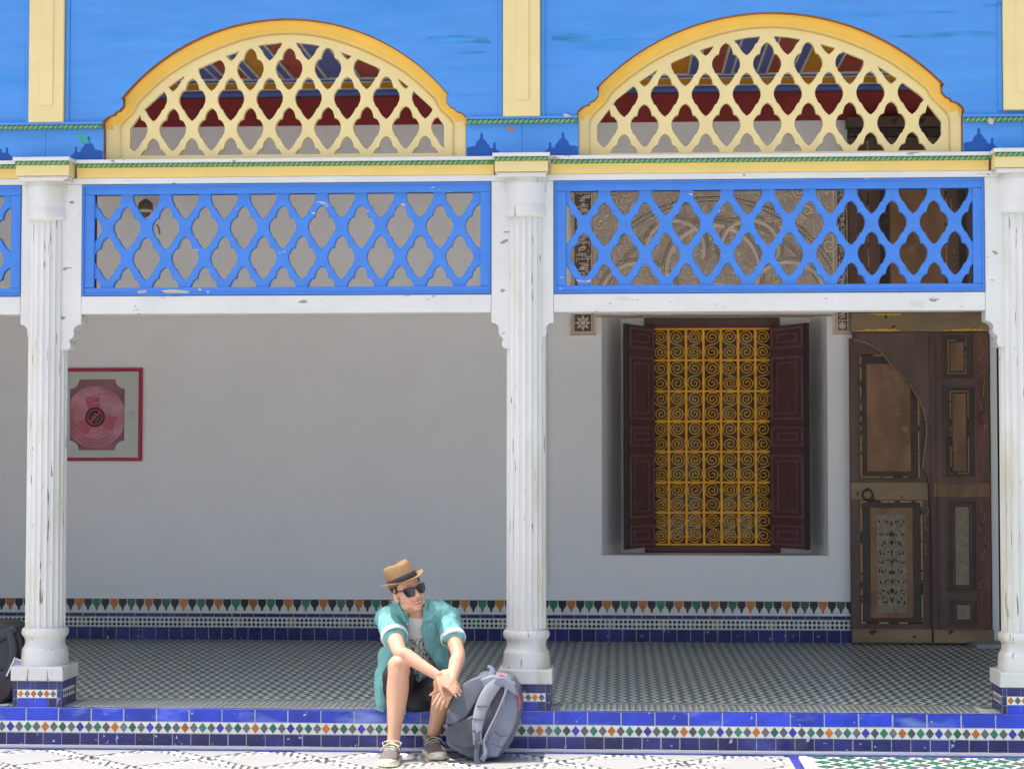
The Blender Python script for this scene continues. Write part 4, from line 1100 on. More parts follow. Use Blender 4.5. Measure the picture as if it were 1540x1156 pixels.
plate('cabinet_door', [rect(x0+t_, x1-t_, z0+t_, z1_-t_), hole], Yf+.004, .006, M_cabw, fc, .001)
cxh, czh = fX(142.5), fZ(627)
b = MB(); b.box(x0+t_, x1-t_, Yf+.0255, Yf+.0275, z0+t_, z1_-t_); b.build('cabinet_back', mat('dark_red_steel', (.34,.14,.16), .5, .2, 6), fc)
# reel modelled shallow: disc, hose coils, hub (the box is sunk in the wall)
M_hose = mat('red_reel_with_film_sheen', (.52,.19,.23), .45, .25, 7, wear2=('#d7a3ae', .50, 4, (1,1,1), .2))  # pinker, paler red: reflections of the cover film put into the colour
def disc(name, r0, y0, y1, m, par=fc, n=32, cx=cxh, cz=czh):
    q = MB(); q.prism([(cx+r0*math.cos(2*math.pi*i/n), cz+r0*math.sin(2*math.pi*i/n)) for i in range(n)], y0, y1); return q.build(name, m, par)
rl = disc('hose_reel', .255, Yf+.018, Yf+.025, M_hose)
q = MB()
for r0 in (.235, .215, .195): q.tube([(cxh+r0*math.cos(a), Yf+.017, czh+r0*math.sin(a)) for a in [2*math.pi*i/36 for i in range(36)]], .0055, 5, closed=True)
q.build('hose_coil', M_hose, rl)
q = MB()
for k in range(3):
    a = R(100+k*120); q.prism([(cxh+.05*math.cos(a-.9), czh+.05*math.sin(a-.9)),(cxh+.185*math.cos(a-.35), czh+.185*math.sin(a-.35)),(cxh+.185*math.cos(a+.35), czh+.185*math.sin(a+.35)),(cxh+.05*math.cos(a+.9), czh+.05*math.sin(a+.9))], Yf+.0135, Yf+.0175)
q.build('reel_spoke', mat('bright_red_plastic', (.50,.09,.14), .35, .1, 6), rl)
disc('hub_shadow_ring', .082, Yf+.0115, Yf+.0135, M_dark, rl); 
q = MB(); rr = random.Random(8)
for k in range(9):
    a0 = rr.uniform(0, 6.28); r0 = rr.uniform(.12, .24)
    q.tube([(cxh+r0*(1-.25*t)*math.cos(a0+t*1.1), Yf+.0125, czh+r0*(1-.25*t)*math.sin(a0+t*1.1)) for t in [i/6 for i in range(7)]], .0022, 4)
o = q.build('wrap_crease_glint', mat('pale_pink_glint', (.72,.52,.55), .4, .1, 9), rl); o['kind'] = 'stuff'  # pale tubes drawn as reflections along the creases of the plastic film
hb = disc('hub', .066, Yf+.009, Yf+.0115, mat('vivid_red_label', (.70,.03,.03), .4, .05, 6), rl)
disc('hub_face', .056, Yf+.0078, Yf+.009, M_blackp, rl)
q = MB(); d_ = Vector((.7,.72)); n_ = Vector((-.72,.7)); c_ = Vector((cxh, czh))
p_ = [c_-d_*.056-n_*.008, c_+d_*.056-n_*.008, c_+d_*.056+n_*.008, c_-d_*.056+n_*.008]
q.prism([(p.x, p.y) for p in p_], Yf+.0065, Yf+.0078); q.build('label_bar', MATS['vivid_red_label'], rl)
q = MB()
for dx_, dz_ in ((-.02,.005),(-.01,-.012),(.02,-.02),(.028,-.008),(.01,-.035),(.0,.025)): q.box(cxh+dx_-.006, cxh+dx_+.006, Yf+.0066, Yf+.0078, czh+dz_-.002, czh+dz_+.002)
q.build('label_print', M_cwht, rl)
g = bpy.data.materials.new('cabinet_film'); g.use_nodes = True; gb = g.node_tree.nodes['Principled BSDF']; gb.inputs['Base Color'].default_value = (1,.9,.9,1); gb.inputs['Roughness'].default_value = .25; gb.inputs['Transmission Weight'].default_value = 1; gb.inputs['IOR'].default_value = 1.02; gb.inputs['Alpha'].default_value = .18
b = MB(); b.box(wx_, wx2, Yf+.0105-.006, Yf+.0106-.006, wz_, wz2); b.build('clear_window', g, fc)
lk = disc('lock', .030, Yf-.002, Yf+.004, M_steel, fc, 20, fX(197), fZ(623)); disc('lock', .024, Yf-.004, Yf-.002, M_cabw, fc, 20, fX(197), fZ(623)); disc('lock', .010, Yf-.006, Yf-.004, M_steel, fc, 12, fX(197), fZ(623))

# ================================================================== WALL SIREN
Yl = YW-.14
lX, lZ = PX(219, Yl, 310), lambda v: PZ(v, Yl, 219)
lp = empty('wall_siren', (lX, YW, lZ(325)), 'small brown domed wall siren with a pale ring, seen through the left lattice', 'wall siren')  # a wall speaker/siren, not a light source
M_sirenb = mat('brown_siren_metal', (.16,.115,.085), .45, .15, 12)
q = MB(); q.lathe([(.006,lZ(299)),(.02,lZ(300)),(.045,lZ(303.5)),(.058,lZ(306)),(.062,lZ(313.5)),(.062,lZ(316))], (lX, Yl), 20); q.build('hood', M_sirenb, lp, True)
q = MB(); q.lathe([(.063,lZ(316.2)),(.060,lZ(320))], (lX, Yl), 20); q.build('pale_ring', M_cwht, lp)
q = MB(); q.lathe([(.045,lZ(320.2)),(.035,lZ(323.5)),(.012,lZ(327))], (lX, Yl), 16); q.build('lens', M_sirenb, lp, True)  # lower cone of the siren body, no lamp lens
q = MB(); q.tube([(lX,YW+.001,lZ(311)),(lX,Yl+.05,lZ(311))], .012, 8); q.build('bracket', M_sirenb, lp); q = MB(); q.tube([(lX+.06,YW-.006,lZ(335)),(lX+.08,YW-.006,lZ(341)),(lX+.086,YW-.006,lZ(349))], .005, 5); q.build('cable', M_sirenb, lp)

# ================================================================== PERSON
M_skin = mat('sunlit_fair_skin', (.60,.335,.215), .5, .05, 14, bump=.0006, bscale=90, wear2=('#d98d78', .44, 9, (1,1,1), .25)); 
_b = M_skin.node_tree.nodes['Principled BSDF']; _b.inputs['Subsurface Weight'].default_value = .12; _b.inputs['Subsurface Radius'].default_value = (.01,.004,.002)
M_teal = mat('teal_cotton', (.165,.40,.375), .8, .09, 9, bump=.0012, bscale=160)
M_cuff = mat('pale_cuff_cotton', (.70,.72,.70), .8, .05, 9)
M_shorts = mat('black_cotton', (.018,.018,.022), .8, .15, 9, bump=.001, bscale=120)
M_tee = mat('white_tee_with_leaf_print', (.60,.58,.53), .85, .04, 9, bump=.001, bscale=90)
# leaf print on the lower half of the tee
n_ = M_tee.node_tree.nodes; l_ = M_tee.node_tree.links; bs_ = n_['Principled BSDF']; src = bs_.inputs['Base Color'].links[0].from_socket
g_ = n_.new('ShaderNodeNewGeometry'); mp_ = n_.new('ShaderNodeMapping'); mp_.inputs['Rotation'].default_value = (0, .6, 0); mp_.inputs['Scale'].default_value = (2.2, 1, .8)
nz_ = n_.new('ShaderNodeTexNoise'); nz_.inputs['Scale'].default_value = 22; nz_.inputs['Detail'].default_value = 3; nz_.inputs['Distortion'].default_value = 1.6
l_.new(g_.outputs['Position'], mp_.inputs[0]); l_.new(mp_.outputs[0], nz_.inputs['Vector'])
cr_ = n_.new('ShaderNodeValToRGB'); cr_.color_ramp.interpolation = 'EASE'; e_ = cr_.color_ramp.elements
e_[0].position = .36; e_[0].color = (.02,.022,.02,1); e_[1].position = .44; e_[1].color = (.30,.31,.24,1); x_ = e_.new(.50); x_.color = (.60,.58,.53,1); x_ = e_.new(.57); x_.color = (.55,.56,.48,1); x_ = e_.new(.62); x_.color = (.09,.10,.08,1)
l_.new(nz_.outputs['Fac'], cr_.inputs[0])
sp_ = n_.new('ShaderNodeSeparateXYZ'); l_.new(g_.outputs['Position'], sp_.inputs[0])
zmask = n_.new('ShaderNodeMath'); zmask.operation = 'LESS_THAN'; zmask.inputs[1].default_value = .665; l_.new(sp_.outputs['Z'], zmask.inputs[0])
mx_ = n_.new('ShaderNodeMix'); mx_.data_type = 'RGBA'; l_.new(zmask.outputs[0], mx_.inputs[0]); l_.new(src, mx_.inputs[6]); l_.new(cr_.outputs[0], mx_.inputs[7]); l_.new(mx_.outputs[2], bs_.inputs['Base Color'])
M_straw = mat('tan_straw', (.27,.16,.075), .8, .12, 30, (1,1,4), bump=.0012, bscale=220)
M_band = mat('charcoal_hat_band', (.045,.035,.05), .8, .1, 30)
M_hair = mat('brown_hair', (.05,.028,.016), .7, .3, 60)
M_lens = mat('black_sunglass_lens', (.02,.022,.025), .12, .05, 9, spec=.6)
M_shoe = mat('taupe_canvas', (.155,.125,.12), .85, .12, 30, bump=.0008, bscale=260)
M_sole = mat('cream_rubber', (.66,.62,.45), .6, .06, 12)
M_lace = mat('cream_lace', (.50,.47,.34), .8, .08, 20)
M_lip = mat('lip_pink', (.52,.18,.15), .45, .05, 9); M_teeth = mat('tooth_white', (.78,.76,.70), .3, .02, 9)

def crom(pts, k=6):
    out = []
    n = len(pts)
    for i in range(n-1):
        p0, p1, p2, p3 = pts[max(i-1,0)], pts[i], pts[i+1], pts[min(i+2,n-1)]
        for j in range(k):
            t = j/k; out.append(tuple(.5*((2*b_)+(-a_+c_)*t+(2*a_-5*b_+4*c_-d_)*t*t+(-a_+3*b_-3*c_+d_)*t**3) for a_, b_, c_, d_ in zip(p0, p1, p2, p3)))
    out.append(tuple(pts[-1])); return out
def limb(q, stations, side=(1,0,0), n=16, k=5, m=None):
    """stations: (point, half width along side, half depth); smooth loft with rounded ends"""
    st_ = crom([(*p, a, b_) for p, a, b_ in stations], k)
    pts = [Vector(s_[:3]) for s_ in st_]; A_ = [s_[3] for s_ in st_]; B_ = [s_[4] for s_ in st_]
    t0 = (pts[0]-pts[1]).normalized(); t1 = (pts[-1]-pts[-2]).normalized()
    pre = []; post = []
    for f in (.95, .7, .35):
        c_ = math.sqrt(1-f*f); r0 = min(A_[0], B_[0]); r1 = min(A_[-1], B_[-1])
        pre.append((pts[0]+t0*r0*f, A_[0]*c_, B_[0]*c_)); post.append((pts[-1]+t1*r1*f, A_[-1]*c_, B_[-1]*c_))
    al = pre+list(zip(pts, A_, B_))+post[::-1]
    vs = []; side = Vector(side)
    for i, (p, a, b_) in enumerate(al):
        t = (al[min(i+1,len(al)-1)][0]-al[max(i-1,0)][0]).normalized(); s_ = (side-t*side.dot(t)).normalized(); u_ = t.cross(s_)
        vs += [p+s_*a*math.cos(2*math.pi*j/n)+u_*b_*math.sin(2*math.pi*j/n) for j in range(n)]
    N = len(al); fs = [(i*n+j, i*n+(j+1)%n, (i+1)*n+(j+1)%n, (i+1)*n+j) for i in range(N-1) for j in range(n)]
    fs += [tuple(range(n-1,-1,-1)), tuple((N-1)*n+j for j in range(n))]
    q.add(vs, fs, m)
def ell(q, c, r_, M3=None, n=14):
    vs = [Vector((0,0,1))]; fs = []
    for i in range(1, n):
        for j in range(2*n): a = math.pi*i/n; b_ = math.pi*j/n; vs.append(Vector((math.sin(a)*math.cos(b_), math.sin(a)*math.sin(b_), math.cos(a))))
    vs.append(Vector((0,0,-1))); K = 2*n
    for j in range(K): fs.append((0, 1+j, 1+(j+1)%K)); fs.append((len(vs)-1, 1+(n-2)*K+(j+1)%K, 1+(n-2)*K+j))
    for i in range(n-2):
        for j in range(K): fs.append((1+i*K+j, 1+(i+1)*K+j, 1+(i+1)*K+(j+1)%K, 1+i*K+(j+1)%K))
    M3 = M3 or Matrix.Identity(3)
    q.add([Vector(c)+M3 @ Vector((v.x*r_[0], v.y*r_[1], v.z*r_[2])) for v in vs], fs)
import time
def fuse(name, q, voxel, m, parent, smooth=2, cut=None, thick=0, wrinkle=0, wscale=14, post=None):
    """join overlapping lofts into one continuous skin"""
    me = q.mesh(name); o = bpy.data.objects.new('tmp', me); COL.objects.link(o)
    md = o.modifiers.new('r', 'REMESH'); md.mode = 'VOXEL'; md.voxel_size = voxel
    ms_ = o.modifiers.new('s', 'SMOOTH'); ms_.factor = .5; ms_.iterations = smooth
    dg = bpy.context.evaluated_depsgraph_get(); me2 = bpy.data.meshes.new_from_object(o.evaluated_get(dg)); bpy.data.objects.remove(o)
    if wrinkle:
        N_ = len(me2.vertices); co = [0.0]*(3*N_); me2.vertices.foreach_get('co', co); no = [0.0]*(3*N_); me2.vertices.foreach_get('normal', no)
        for i in range(N_):
            x, y, z = co[3*i:3*i+3]; k_ = mnoise.fractal((x*wscale, y*wscale, z*wscale*.55), 1, 2, 3)
            k2 = 1-abs(mnoise.noise((x*wscale*.8+7, y*wscale*.8, z*wscale*.5+x*6)))*2
            d_ = k_*wrinkle+k2*wrinkle*.8
            co[3*i] = x+no[3*i]*d_; co[3*i+1] = y+no[3*i+1]*d_; co[3*i+2] = z+no[3*i+2]*d_
        me2.vertices.foreach_set('co', co); me2.update()
    if cut or thick or post:
        bm = bmesh.new(); bm.from_mesh(me2)
        if cut: bmesh.ops.delete(bm, geom=[f for f in bm.faces if cut(f.calc_center_median(), f.normal)], context='FACES')
        bm.to_mesh(me2); bm.free()
    if thick:
        o = bpy.data.objects.new('tmp', me2); COL.objects.link(o); md = o.modifiers.new('t', 'SOLIDIFY'); md.thickness = thick; md.offset = -1
        dg = bpy.context.evaluated_depsgraph_get(); me3 = bpy.data.meshes.new_from_object(o.evaluated_get(dg)); bpy.data.objects.remove(o); me2 = me3
    me2.materials.clear(); me2.name = name
    return obj(name, me2, m, parent, True)

pe = empty('person', P(622, 1068, .10)[:] , 'person in teal shirt, tan hat and sunglasses sitting on the tiled step, arms on knees', 'person')
V = Vector
hipL, hipR = P(601, 1044, .07), P(646, 1046, .07)
knL, knR = P(600, 1003, -.38), P(672, 1024, -.37)
anL, anR = P(592, 1113, -.43), P(651, 1106, -.16)
shL, shR = P(584, 929, -.08), P(672, 928, -.07)
elL, elR = P(601, 979, -.36), P(689, 984, -.28)
wrL, wrR = P(659, 1016, -.47), P(678, 1030, -.44)
nb = P(627, 921, -.09)
# head frame
yawh = R(33); f0 = V((math.sin(yawh), -math.cos(yawh), 0)); l0 = V((math.cos(yawh), math.sin(yawh), 0)); u0 = V((0,0,1))
Rh = Matrix.Rotation(R(-18), 3, 'Y'); f_ = Rh @ f0; lft = Rh @ l0; uh = Rh @ u0
Rp = Matrix.Rotation(R(3), 3, lft); f_ = Rp @ f_; uh = Rp @ uh
HM = Matrix((lft, f_, uh)).transposed()*1.06      # columns: lateral, forward, up
Hc = P(613, 889, -.185)
hp = lambda x, y, z: Hc+HM @ V((x, y, z))
body = MB()
# neck + upper chest
limb(body, [(P(628,950,-.05), .10,.06), (nb, .066,.060), (P(622,911,-.115), .058,.058), (hp(0,-.015,-.05), .056,.062), (hp(0,-.01,.0), .05,.06)])
# skull, face, jaw
ell(body, hp(0,-.012,.035), (.076,.097,.090), HM); ell(body, hp(0,.028,-.012), (.066,.070,.078), HM)
ell(body, hp(0,.036,-.058), (.057,.053,.046), HM); ell(body, hp(0,.066,-.092), (.026,.022,.020), HM)
for s_ in (-1, 1):
    ell(body, hp(s_*.036,.062,-.030), (.024,.022,.024), HM); ell(body, hp(s_*.048,.030,-.068), (.021,.036,.024), HM)
    ell(body, hp(s_*.028,.082,.028), (.026,.012,.009), HM)
    ell(body, hp(s_*.077,-.008,-.008), (.010,.019,.032), HM); ell(body, hp(s_*.075,.002,-.032), (.008,.010,.012), HM)
    ell(body, hp(s_*.014,.100,-.034), (.009,.010,.008), HM)
limb(body, [(hp(0,.088,.018), .009,.008), (hp(0,.102,-.008), .010,.009), (hp(0,.114,-.028), .0125,.0105)], lft, 10, 4)
ell(body, hp(0,.088,-.052), (.026,.012,.010), HM); ell(body, hp(0,.082,-.078), (.024,.014,.009), HM)
# torso under the clothes
limb(body, [(P(620,1040,.09), .13,.09), (P(624,990,.05), .13,.09), (P(627,945,-.03), .14,.085)])
# arms
limb(body, [(shL, .055,.055), (shL.lerp(elL,.5), .048,.05), (elL, .041,.043), (elL.lerp(wrL,.22), .043,.041), (elL.lerp(wrL,.6), .035,.032), (wrL, .029,.022)], (0,0,1))
limb(body, [(shR, .055,.055), (shR.lerp(elR,.5), .048,.05), (elR, .041,.042), (elR.lerp(wrR,.25), .043,.040), (elR.lerp(wrR,.65), .034,.031), (wrR, .028,.023)], (1,0,0))
# legs
kL2 = knL+V((0,-.012,.022)); 
limb(body, [(hipL, .085,.085), (hipL.lerp(knL,.5), .078,.08), (hipL.lerp(knL,.86), .064,.062), (knL+V((0,0,.0)), .065,.060)], (1,0,0))
limb(body, [(knL+V((0,.0,.012)), .065,.060), (knL.lerp(anL,.10), .061,.060), (knL.lerp(anL,.30)+V((0,.014,0)), .064,.064), (knL.lerp(anL,.5)+V((0,.012,0)), .057,.057), (knL.lerp(anL,.8), .040,.043), (anL, .037,.042), (anL+V((0,-.02,-.05)), .037,.05)], (1,0,0))
ell(body, knL+V((0,-.030,.022)), (.038,.032,.040))
limb(body, [(hipR, .085,.085), (hipR.lerp(knR,.5), .078,.078), (hipR.lerp(knR,.86), .064,.060), (knR, .065,.060)], (1,0,0))
limb(body, [(knR+V((0,.0,.010)), .065,.060), (knR.lerp(anR,.10), .062,.060), (knR.lerp(anR,.30)+V((.0,.014,0)), .063,.066), (knR.lerp(anR,.5)+V((0,.012,0)), .056,.058), (knR.lerp(anR,.8), .040,.045), (anR, .037,.043), (anR+V((0,-.02,-.05)), .037,.05)], (1,0,0))
ell(body, knR+V((0,-.030,.020)), (.038,.032,.038))
def hand(w_, d, nrm, thumb, curls, spread=1.0, L=.095):
    """w_ wrist, d direction of the palm, nrm back of the hand, thumb -1/1: which side"""
    d = d.normalized(); nrm = (nrm-d*nrm.dot(d)).normalized(); s_ = d.cross(nrm)*thumb
    kn = w_+d*L
    limb(body, [(w_, .026,.020), (w_+d*L*.35, .034,.017), (w_+d*L*.75, .041,.0145), (kn-d*.004, .040,.012)], s_, 14, 4)
    fl = [.070, .080, .075, .058]; off = [.031, .0105, -.0105, -.030]
    for i in range(4):
        b0 = kn+s_*off[i]-d*(.000, 0, .002, .010)[i]
        dirf = (d+s_*(.16,.04,-.06,-.17)[i]*spread).normalized(); c_ = curls[i]; pts = [(b0-dirf*.018, .0092,.0092)]
        p = b0; a = 0; r0 = (.0092,.0095,.0092,.0082)[i]
        pts.append((p, r0, r0))
        for k_, fr in enumerate((.44,.31,.25)):
            a += c_*(.7, 1.0, .7)[k_]; dd = dirf*math.cos(a)-nrm*math.sin(a); p = p+dd*fl[i]*fr; pts.append((p, r0*(.94,.88,.78)[k_], r0*(.94,.86,.74)[k_]))
        limb(body, pts, s_, 10, 3)
        ell(body, b0+nrm*.004, (.009,.009,.007))
    tb = w_+d*L*.30+s_*.028
    td = (d*.75+s_*.55-nrm*.25).normalized()
    limb(body, [(tb-td*.01, .014,.013), (tb+td*.035, .0125,.012), (tb+td*.060-nrm*.004, .0105,.010), (tb+td*.085-nrm*.010+d*.006, .0085,.008)], s_, 10, 3)
# his right hand lies over the left wrist; his left hand hangs over the knee
hand(wrL, P(679,1029,-.495)-wrL, V((.25,-.75,.62)), 1, (.18,.22,.26,.30), .55, .088)
hand(wrR, P(669,1046,-.475)-wrR, V((.05,-1,.25)), 1, (.16,.20,.22,.26), .55, .078)
fuse('body', body, .0042, M_skin, pe, 3)
# face details
q = MB(); limb(q, [(hp(-.030,.0865,-.058), .002,.003), (hp(-.012,.0955,-.0645), .003,.003), (hp(.012,.0955,-.0645), .003,.003), (hp(.030,.0865,-.058), .002,.003)], uh, 8, 4); q.build('teeth', M_teeth, pe, True)
q = MB(); limb(q, [(hp(-.034,.082,-.054), .0025,.003), (hp(-.014,.0985,-.0585), .0035,.004), (hp(0,.1005,-.0575), .003,.004), (hp(.014,.0985,-.0585), .0035,.004), (hp(.034,.082,-.054), .0025,.003)], uh, 8, 4); q.build('upper_lip', M_lip, pe, True)
q = MB(); limb(q, [(hp(-.032,.082,-.060), .0025,.003), (hp(-.014,.0955,-.0725), .004,.005), (hp(.014,.0955,-.0725), .004,.005), (hp(.032,.082,-.060), .0025,.003)], uh, 8, 4); q.build('lower_lip', M_lip, pe, True)
q = MB(); ell(q, hp(0,-.022,.050), (.080,.094,.082), HM); fuse('hair', q, .006, M_hair, pe, 2, cut=lambda c_, n2: (lambda v: v.z < .048-.075*max(0,(-v.y+.02)/.1) if v.y < .045 else v.z < .078)(HM.inverted() @ (c_-Hc)), wrinkle=.003, wscale=60)
for s_ in (-1, 1):
    q = MB(); limb(q, [(hp(s_*.073,.022,.050), .006,.012), (hp(s_*.0735,.016,.02), .005,.010), (hp(s_*.0735,.014,.012), .004,.008)], lft, 8, 3); q.build('sideburn', M_hair, pe, True)
# sunglasses
sg_ = MB()
for s_ in (-1, 1):
    out = [(.008,.026),(.035,.032),(.064,.031),(.066,.018),(.058,-.008),(.045,-.017),(.026,-.016),(.014,-.004)]
    def gp(a, b_, o=0): return hp(s_*a, .104-.22*a*a/.066*1.2-(.0 if a < .06 else .003)+o, b_-.006)
    n = len(out); vs = [gp(a, b_, .003) for a, b_ in out]+[gp(a, b_, -.002) for a, b_ in out]
    fs = [tuple(range(n)), tuple(range(2*n-1, n-1, -1))]+[(i, (i+1)%n, n+(i+1)%n, n+i) for i in range(n)]
    sg_.add(vs, fs, 1)
    sg_.tube([gp(a, b_, .002) for a, b_ in out], .0032, 6, closed=True, m=0)
    sg_.tube([gp(.064,.024), hp(s_*.076,.055,.020), hp(s_*.080,.0,.012), hp(s_*.078,-.02,.006)], .0038, 6, m=0)
sg_.tube([hp(-.012,.106,.012), hp(0,.109,.015), hp(.012,.106,.012)], .004, 6, m=0)
sg_.build('sunglasses', [M_blackp, M_lens], pe, True)
# hat
hat = MB(); HB = HM @ Matrix.Rotation(R(6), 3, 'X') @ Matrix.Rotation(R(-5), 3, 'Y')
hb0 = hp(-.004,-.012,.060)
def hq(x, y, z): return hb0+HB @ V((x, y, z))
def hatring(q, prof, n=40, pinch=True, m=0):
    vs = []
    for r_, z_, dr in prof:
        for k in range(n):
            a = 2*math.pi*k/n; x, y = r_*.92*math.cos(a), r_*1.06*math.sin(a); zz = z_
            if dr == 'b': zz += .020*abs(math.cos(a))**2-.010*max(0,math.sin(a))+(.022*max(0,-math.sin(a))**2)
            if dr == 't':
                fr = max(0, math.sin(a)); zz += -.006*fr; x *= 1-.22*fr*(z_/.12); zz -= .016*math.exp(-(x/.022)**2)*(1 if r_ < .07 else 0)
            vs.append(hq(x, y, zz))
    N = len(prof); q.add(vs, [(i*n+k, i*n+(k+1)%n, (i+1)*n+(k+1)%n, (i+1)*n+k) for i in range(N-1) for k in range(n)], m)
    return vs
hatring(hat, [(.0905,-.002,'c'),(.091,.0,'c'),(.0895,.03,'c'),(.087,.06,'t'),(.083,.085,'t'),(.078,.099,'t'),(.067,.107,'t'),(.045,.107,'t'),(.02,.104,'t'),(.002,.103,'t')])
ht = hat.build('hat', M_straw, pe, True)
q = MB(); hatring(q, [(.088,-.001,'c'),(.098,.0,'b'),(.115,.001,'b'),(.131,.003,'b'),(.133,.0015,'b'),(.131,.0,'b'),(.115,-.002,'b'),(.098,-.003,'b'),(.088,-.004,'c')]); q.build('brim', M_straw, ht, True)
q = MB(); hatring(q, [(.0915,.001,'c'),(.0925,.003,'c'),(.0912,.029,'c'),(.090,.031,'c')]); q.build('hat_band', M_band, ht, True)

# t-shirt
q = MB(); limb(q, [(P(618,1042,.08), .158,.118), (P(622,1010,.06), .155,.116), (P(625,975,.02), .155,.115), (P(627,948,-.03), .150,.105), (P(628,934,-.06), .115,.085)], (1,0,0), 24)
fuse('tee_shirt', q, .007, M_tee, pe, 3, wrinkle=.003, wscale=12)
# shirt
def opening(c_, n2):
    if c_.y > .0 and n2.y > -.2: return False
    if n2.y > .15: return False
    z = c_.z
    tab = [(P(612,926,-.17), P(640,924,-.17)), (P(614,950,-.16), P(634,950,-.16)), (P(617,975,-.13), P(639,975,-.13)), (P(617,1000,-.11), P(655,1000,-.11)), (P(614,1030,-.08), P(664,1030,-.08))]
    if z > tab[0][0].z+.03: return abs(c_.x-tab[0][0].x) < 0
    for i in range(4):
        a, b_ = tab[i], tab[i+1]
        if z <= a[0].z or i == 0:
            if z >= b_[0].z or i == 3:
                t = (a[0].z-z)/(a[0].z-b_[0].z); return a[0].x+(b_[0].x-a[0].x)*t < c_.x < a[1].x+(b_[1].x-a[1].x)*t
    return False
q = MB()
limb(q, [(P(617,1050,.09), .188,.135), (P(620,1020,.07), .182,.135), (P(623,985,.02), .180,.135), (P(626,955,-.02), .182,.125), (P(628,934,-.06), .165,.100), (P(628,922,-.08), .105,.078)], (1,0,0), 28)
limb(q, [(shL+V((-.002,0,.006)), .070,.068), (P(606,921,-.085), .060,.062), (P(628,919,-.085), .05,.066), (P(652,920,-.085), .060,.062), (shR+V((.002,0,.006)), .070,.068)], (0,1,0), 20)
limb(q, [(shL, .069,.066), (shL.lerp(elL,.28), .065,.062), (shL.lerp(elL,.50), .068,.064)], (1,0,0), 20)
limb(q, [(shR, .067,.065), (shR.lerp(elR,.28), .062,.060), (shR.lerp(elR,.50), .063,.060)], (1,0,0), 20)
# tails hanging over the hips
limb(q, [(P(590,985,.04), .07,.10), (P(582,1020,.02), .055,.09), (P(576,1046,-.02), .045,.065), (P(572,1062,-.045), .026,.04)], (1,0,0), 18)
limb(q, [(P(657,975,.0), .05,.09), (P(663,1000,-.03), .045,.08), (P(667,1012,-.05), .03,.05)], (1,0,0), 18)
shr = fuse('shirt', q, .0072, M_teal, pe, 3, cut=lambda c_, n2: opening(c_, n2) or (c_.z > P(628,917,-.09).z and abs(c_.x-nb.x) < .075), thick=.006, wrinkle=.013, wscale=16)
for s0, e0, nm in ((shL, elL, 'cuff'), (shR, elR, 'cuff')):
    q = MB(); c_ = s0.lerp(e0, .56); d = (e0-s0).normalized(); a = d.cross(V((0,0,1))).normalized(); b_ = d.cross(a); rr_ = .078 if s0 is shL else .073
    vs = []; n = 28
    for (o, r_) in ((-.022, rr_), (.0, rr_+.003), (.012, rr_+.001), (.013, rr_-.006), (-.01, rr_-.008)):
        for k in range(n): an = 2*math.pi*k/n; vs.append(c_+d*o+a*r_*math.cos(an)+b_*r_*.95*math.sin(an))
    q.add(vs, [(i*n+k, i*n+(k+1)%n, (i+1)*n+(k+1)%n, (i+1)*n+k) for i in range(4) for k in range(n)]); q.build('cuff', M_cuff, shr, True)
# collar leaves, placket, buttons, pocket
def leaf(name, px_pts, Y0, m, th=.006):
    q = MB(); f = [P(a, b_, Y0+dy) for a, b_, dy in px_pts]; n = len(f); vs = f+[p+V((0,th,0)) for p in f]
    q.add(vs, [tuple(range(n-1,-1,-1)), tuple(range(n, 2*n))]+[(i, (i+1)%n, n+(i+1)%n, n+i) for i in range(n)]); return q.build(name, m, shr)
leaf('collar_leaf', [(588,903,.06),(596,903,.03),(603,915,.0),(614,938,-.02),(605,932,-.01),(593,919,.02)], -.155, M_teal)
leaf('collar_leaf', [(642,900,.05),(650,905,.05),(653,918,.02),(650,931,.0),(637,934,-.02),(636,915,.0)], -.165, M_teal)
for a, b_ in ((612.5,951),(613,938)):
    q = MB(); c_ = P(a, b_, -.178); ell(q, c_, (.005,.003,.005), None, 6); q.build('button', M_cuff, shr, True)
# shorts
q = MB()
limb(q, [(P(601,1047,.10), .105,.10), (hipL.lerp(knL,.35), .098,.092), (hipL.lerp(knL,.74)+V((-.004,0,-.008)), .092,.080)], (1,0,0), 22)
limb(q, [(P(646,1048,.10), .105,.10), (hipR.lerp(knR,.35), .098,.090), (hipR.lerp(knR,.74), .088,.076)], (1,0,0), 22)
limb(q, [(P(624,1050,.12), .16,.10), (P(630,1046,-.02), .10,.085), (P(634,1048,-.10), .07,.07)], (1,0,0), 22)
fuse('shorts', q, .0075, M_shorts, pe, 3, wrinkle=.005, wscale=13)
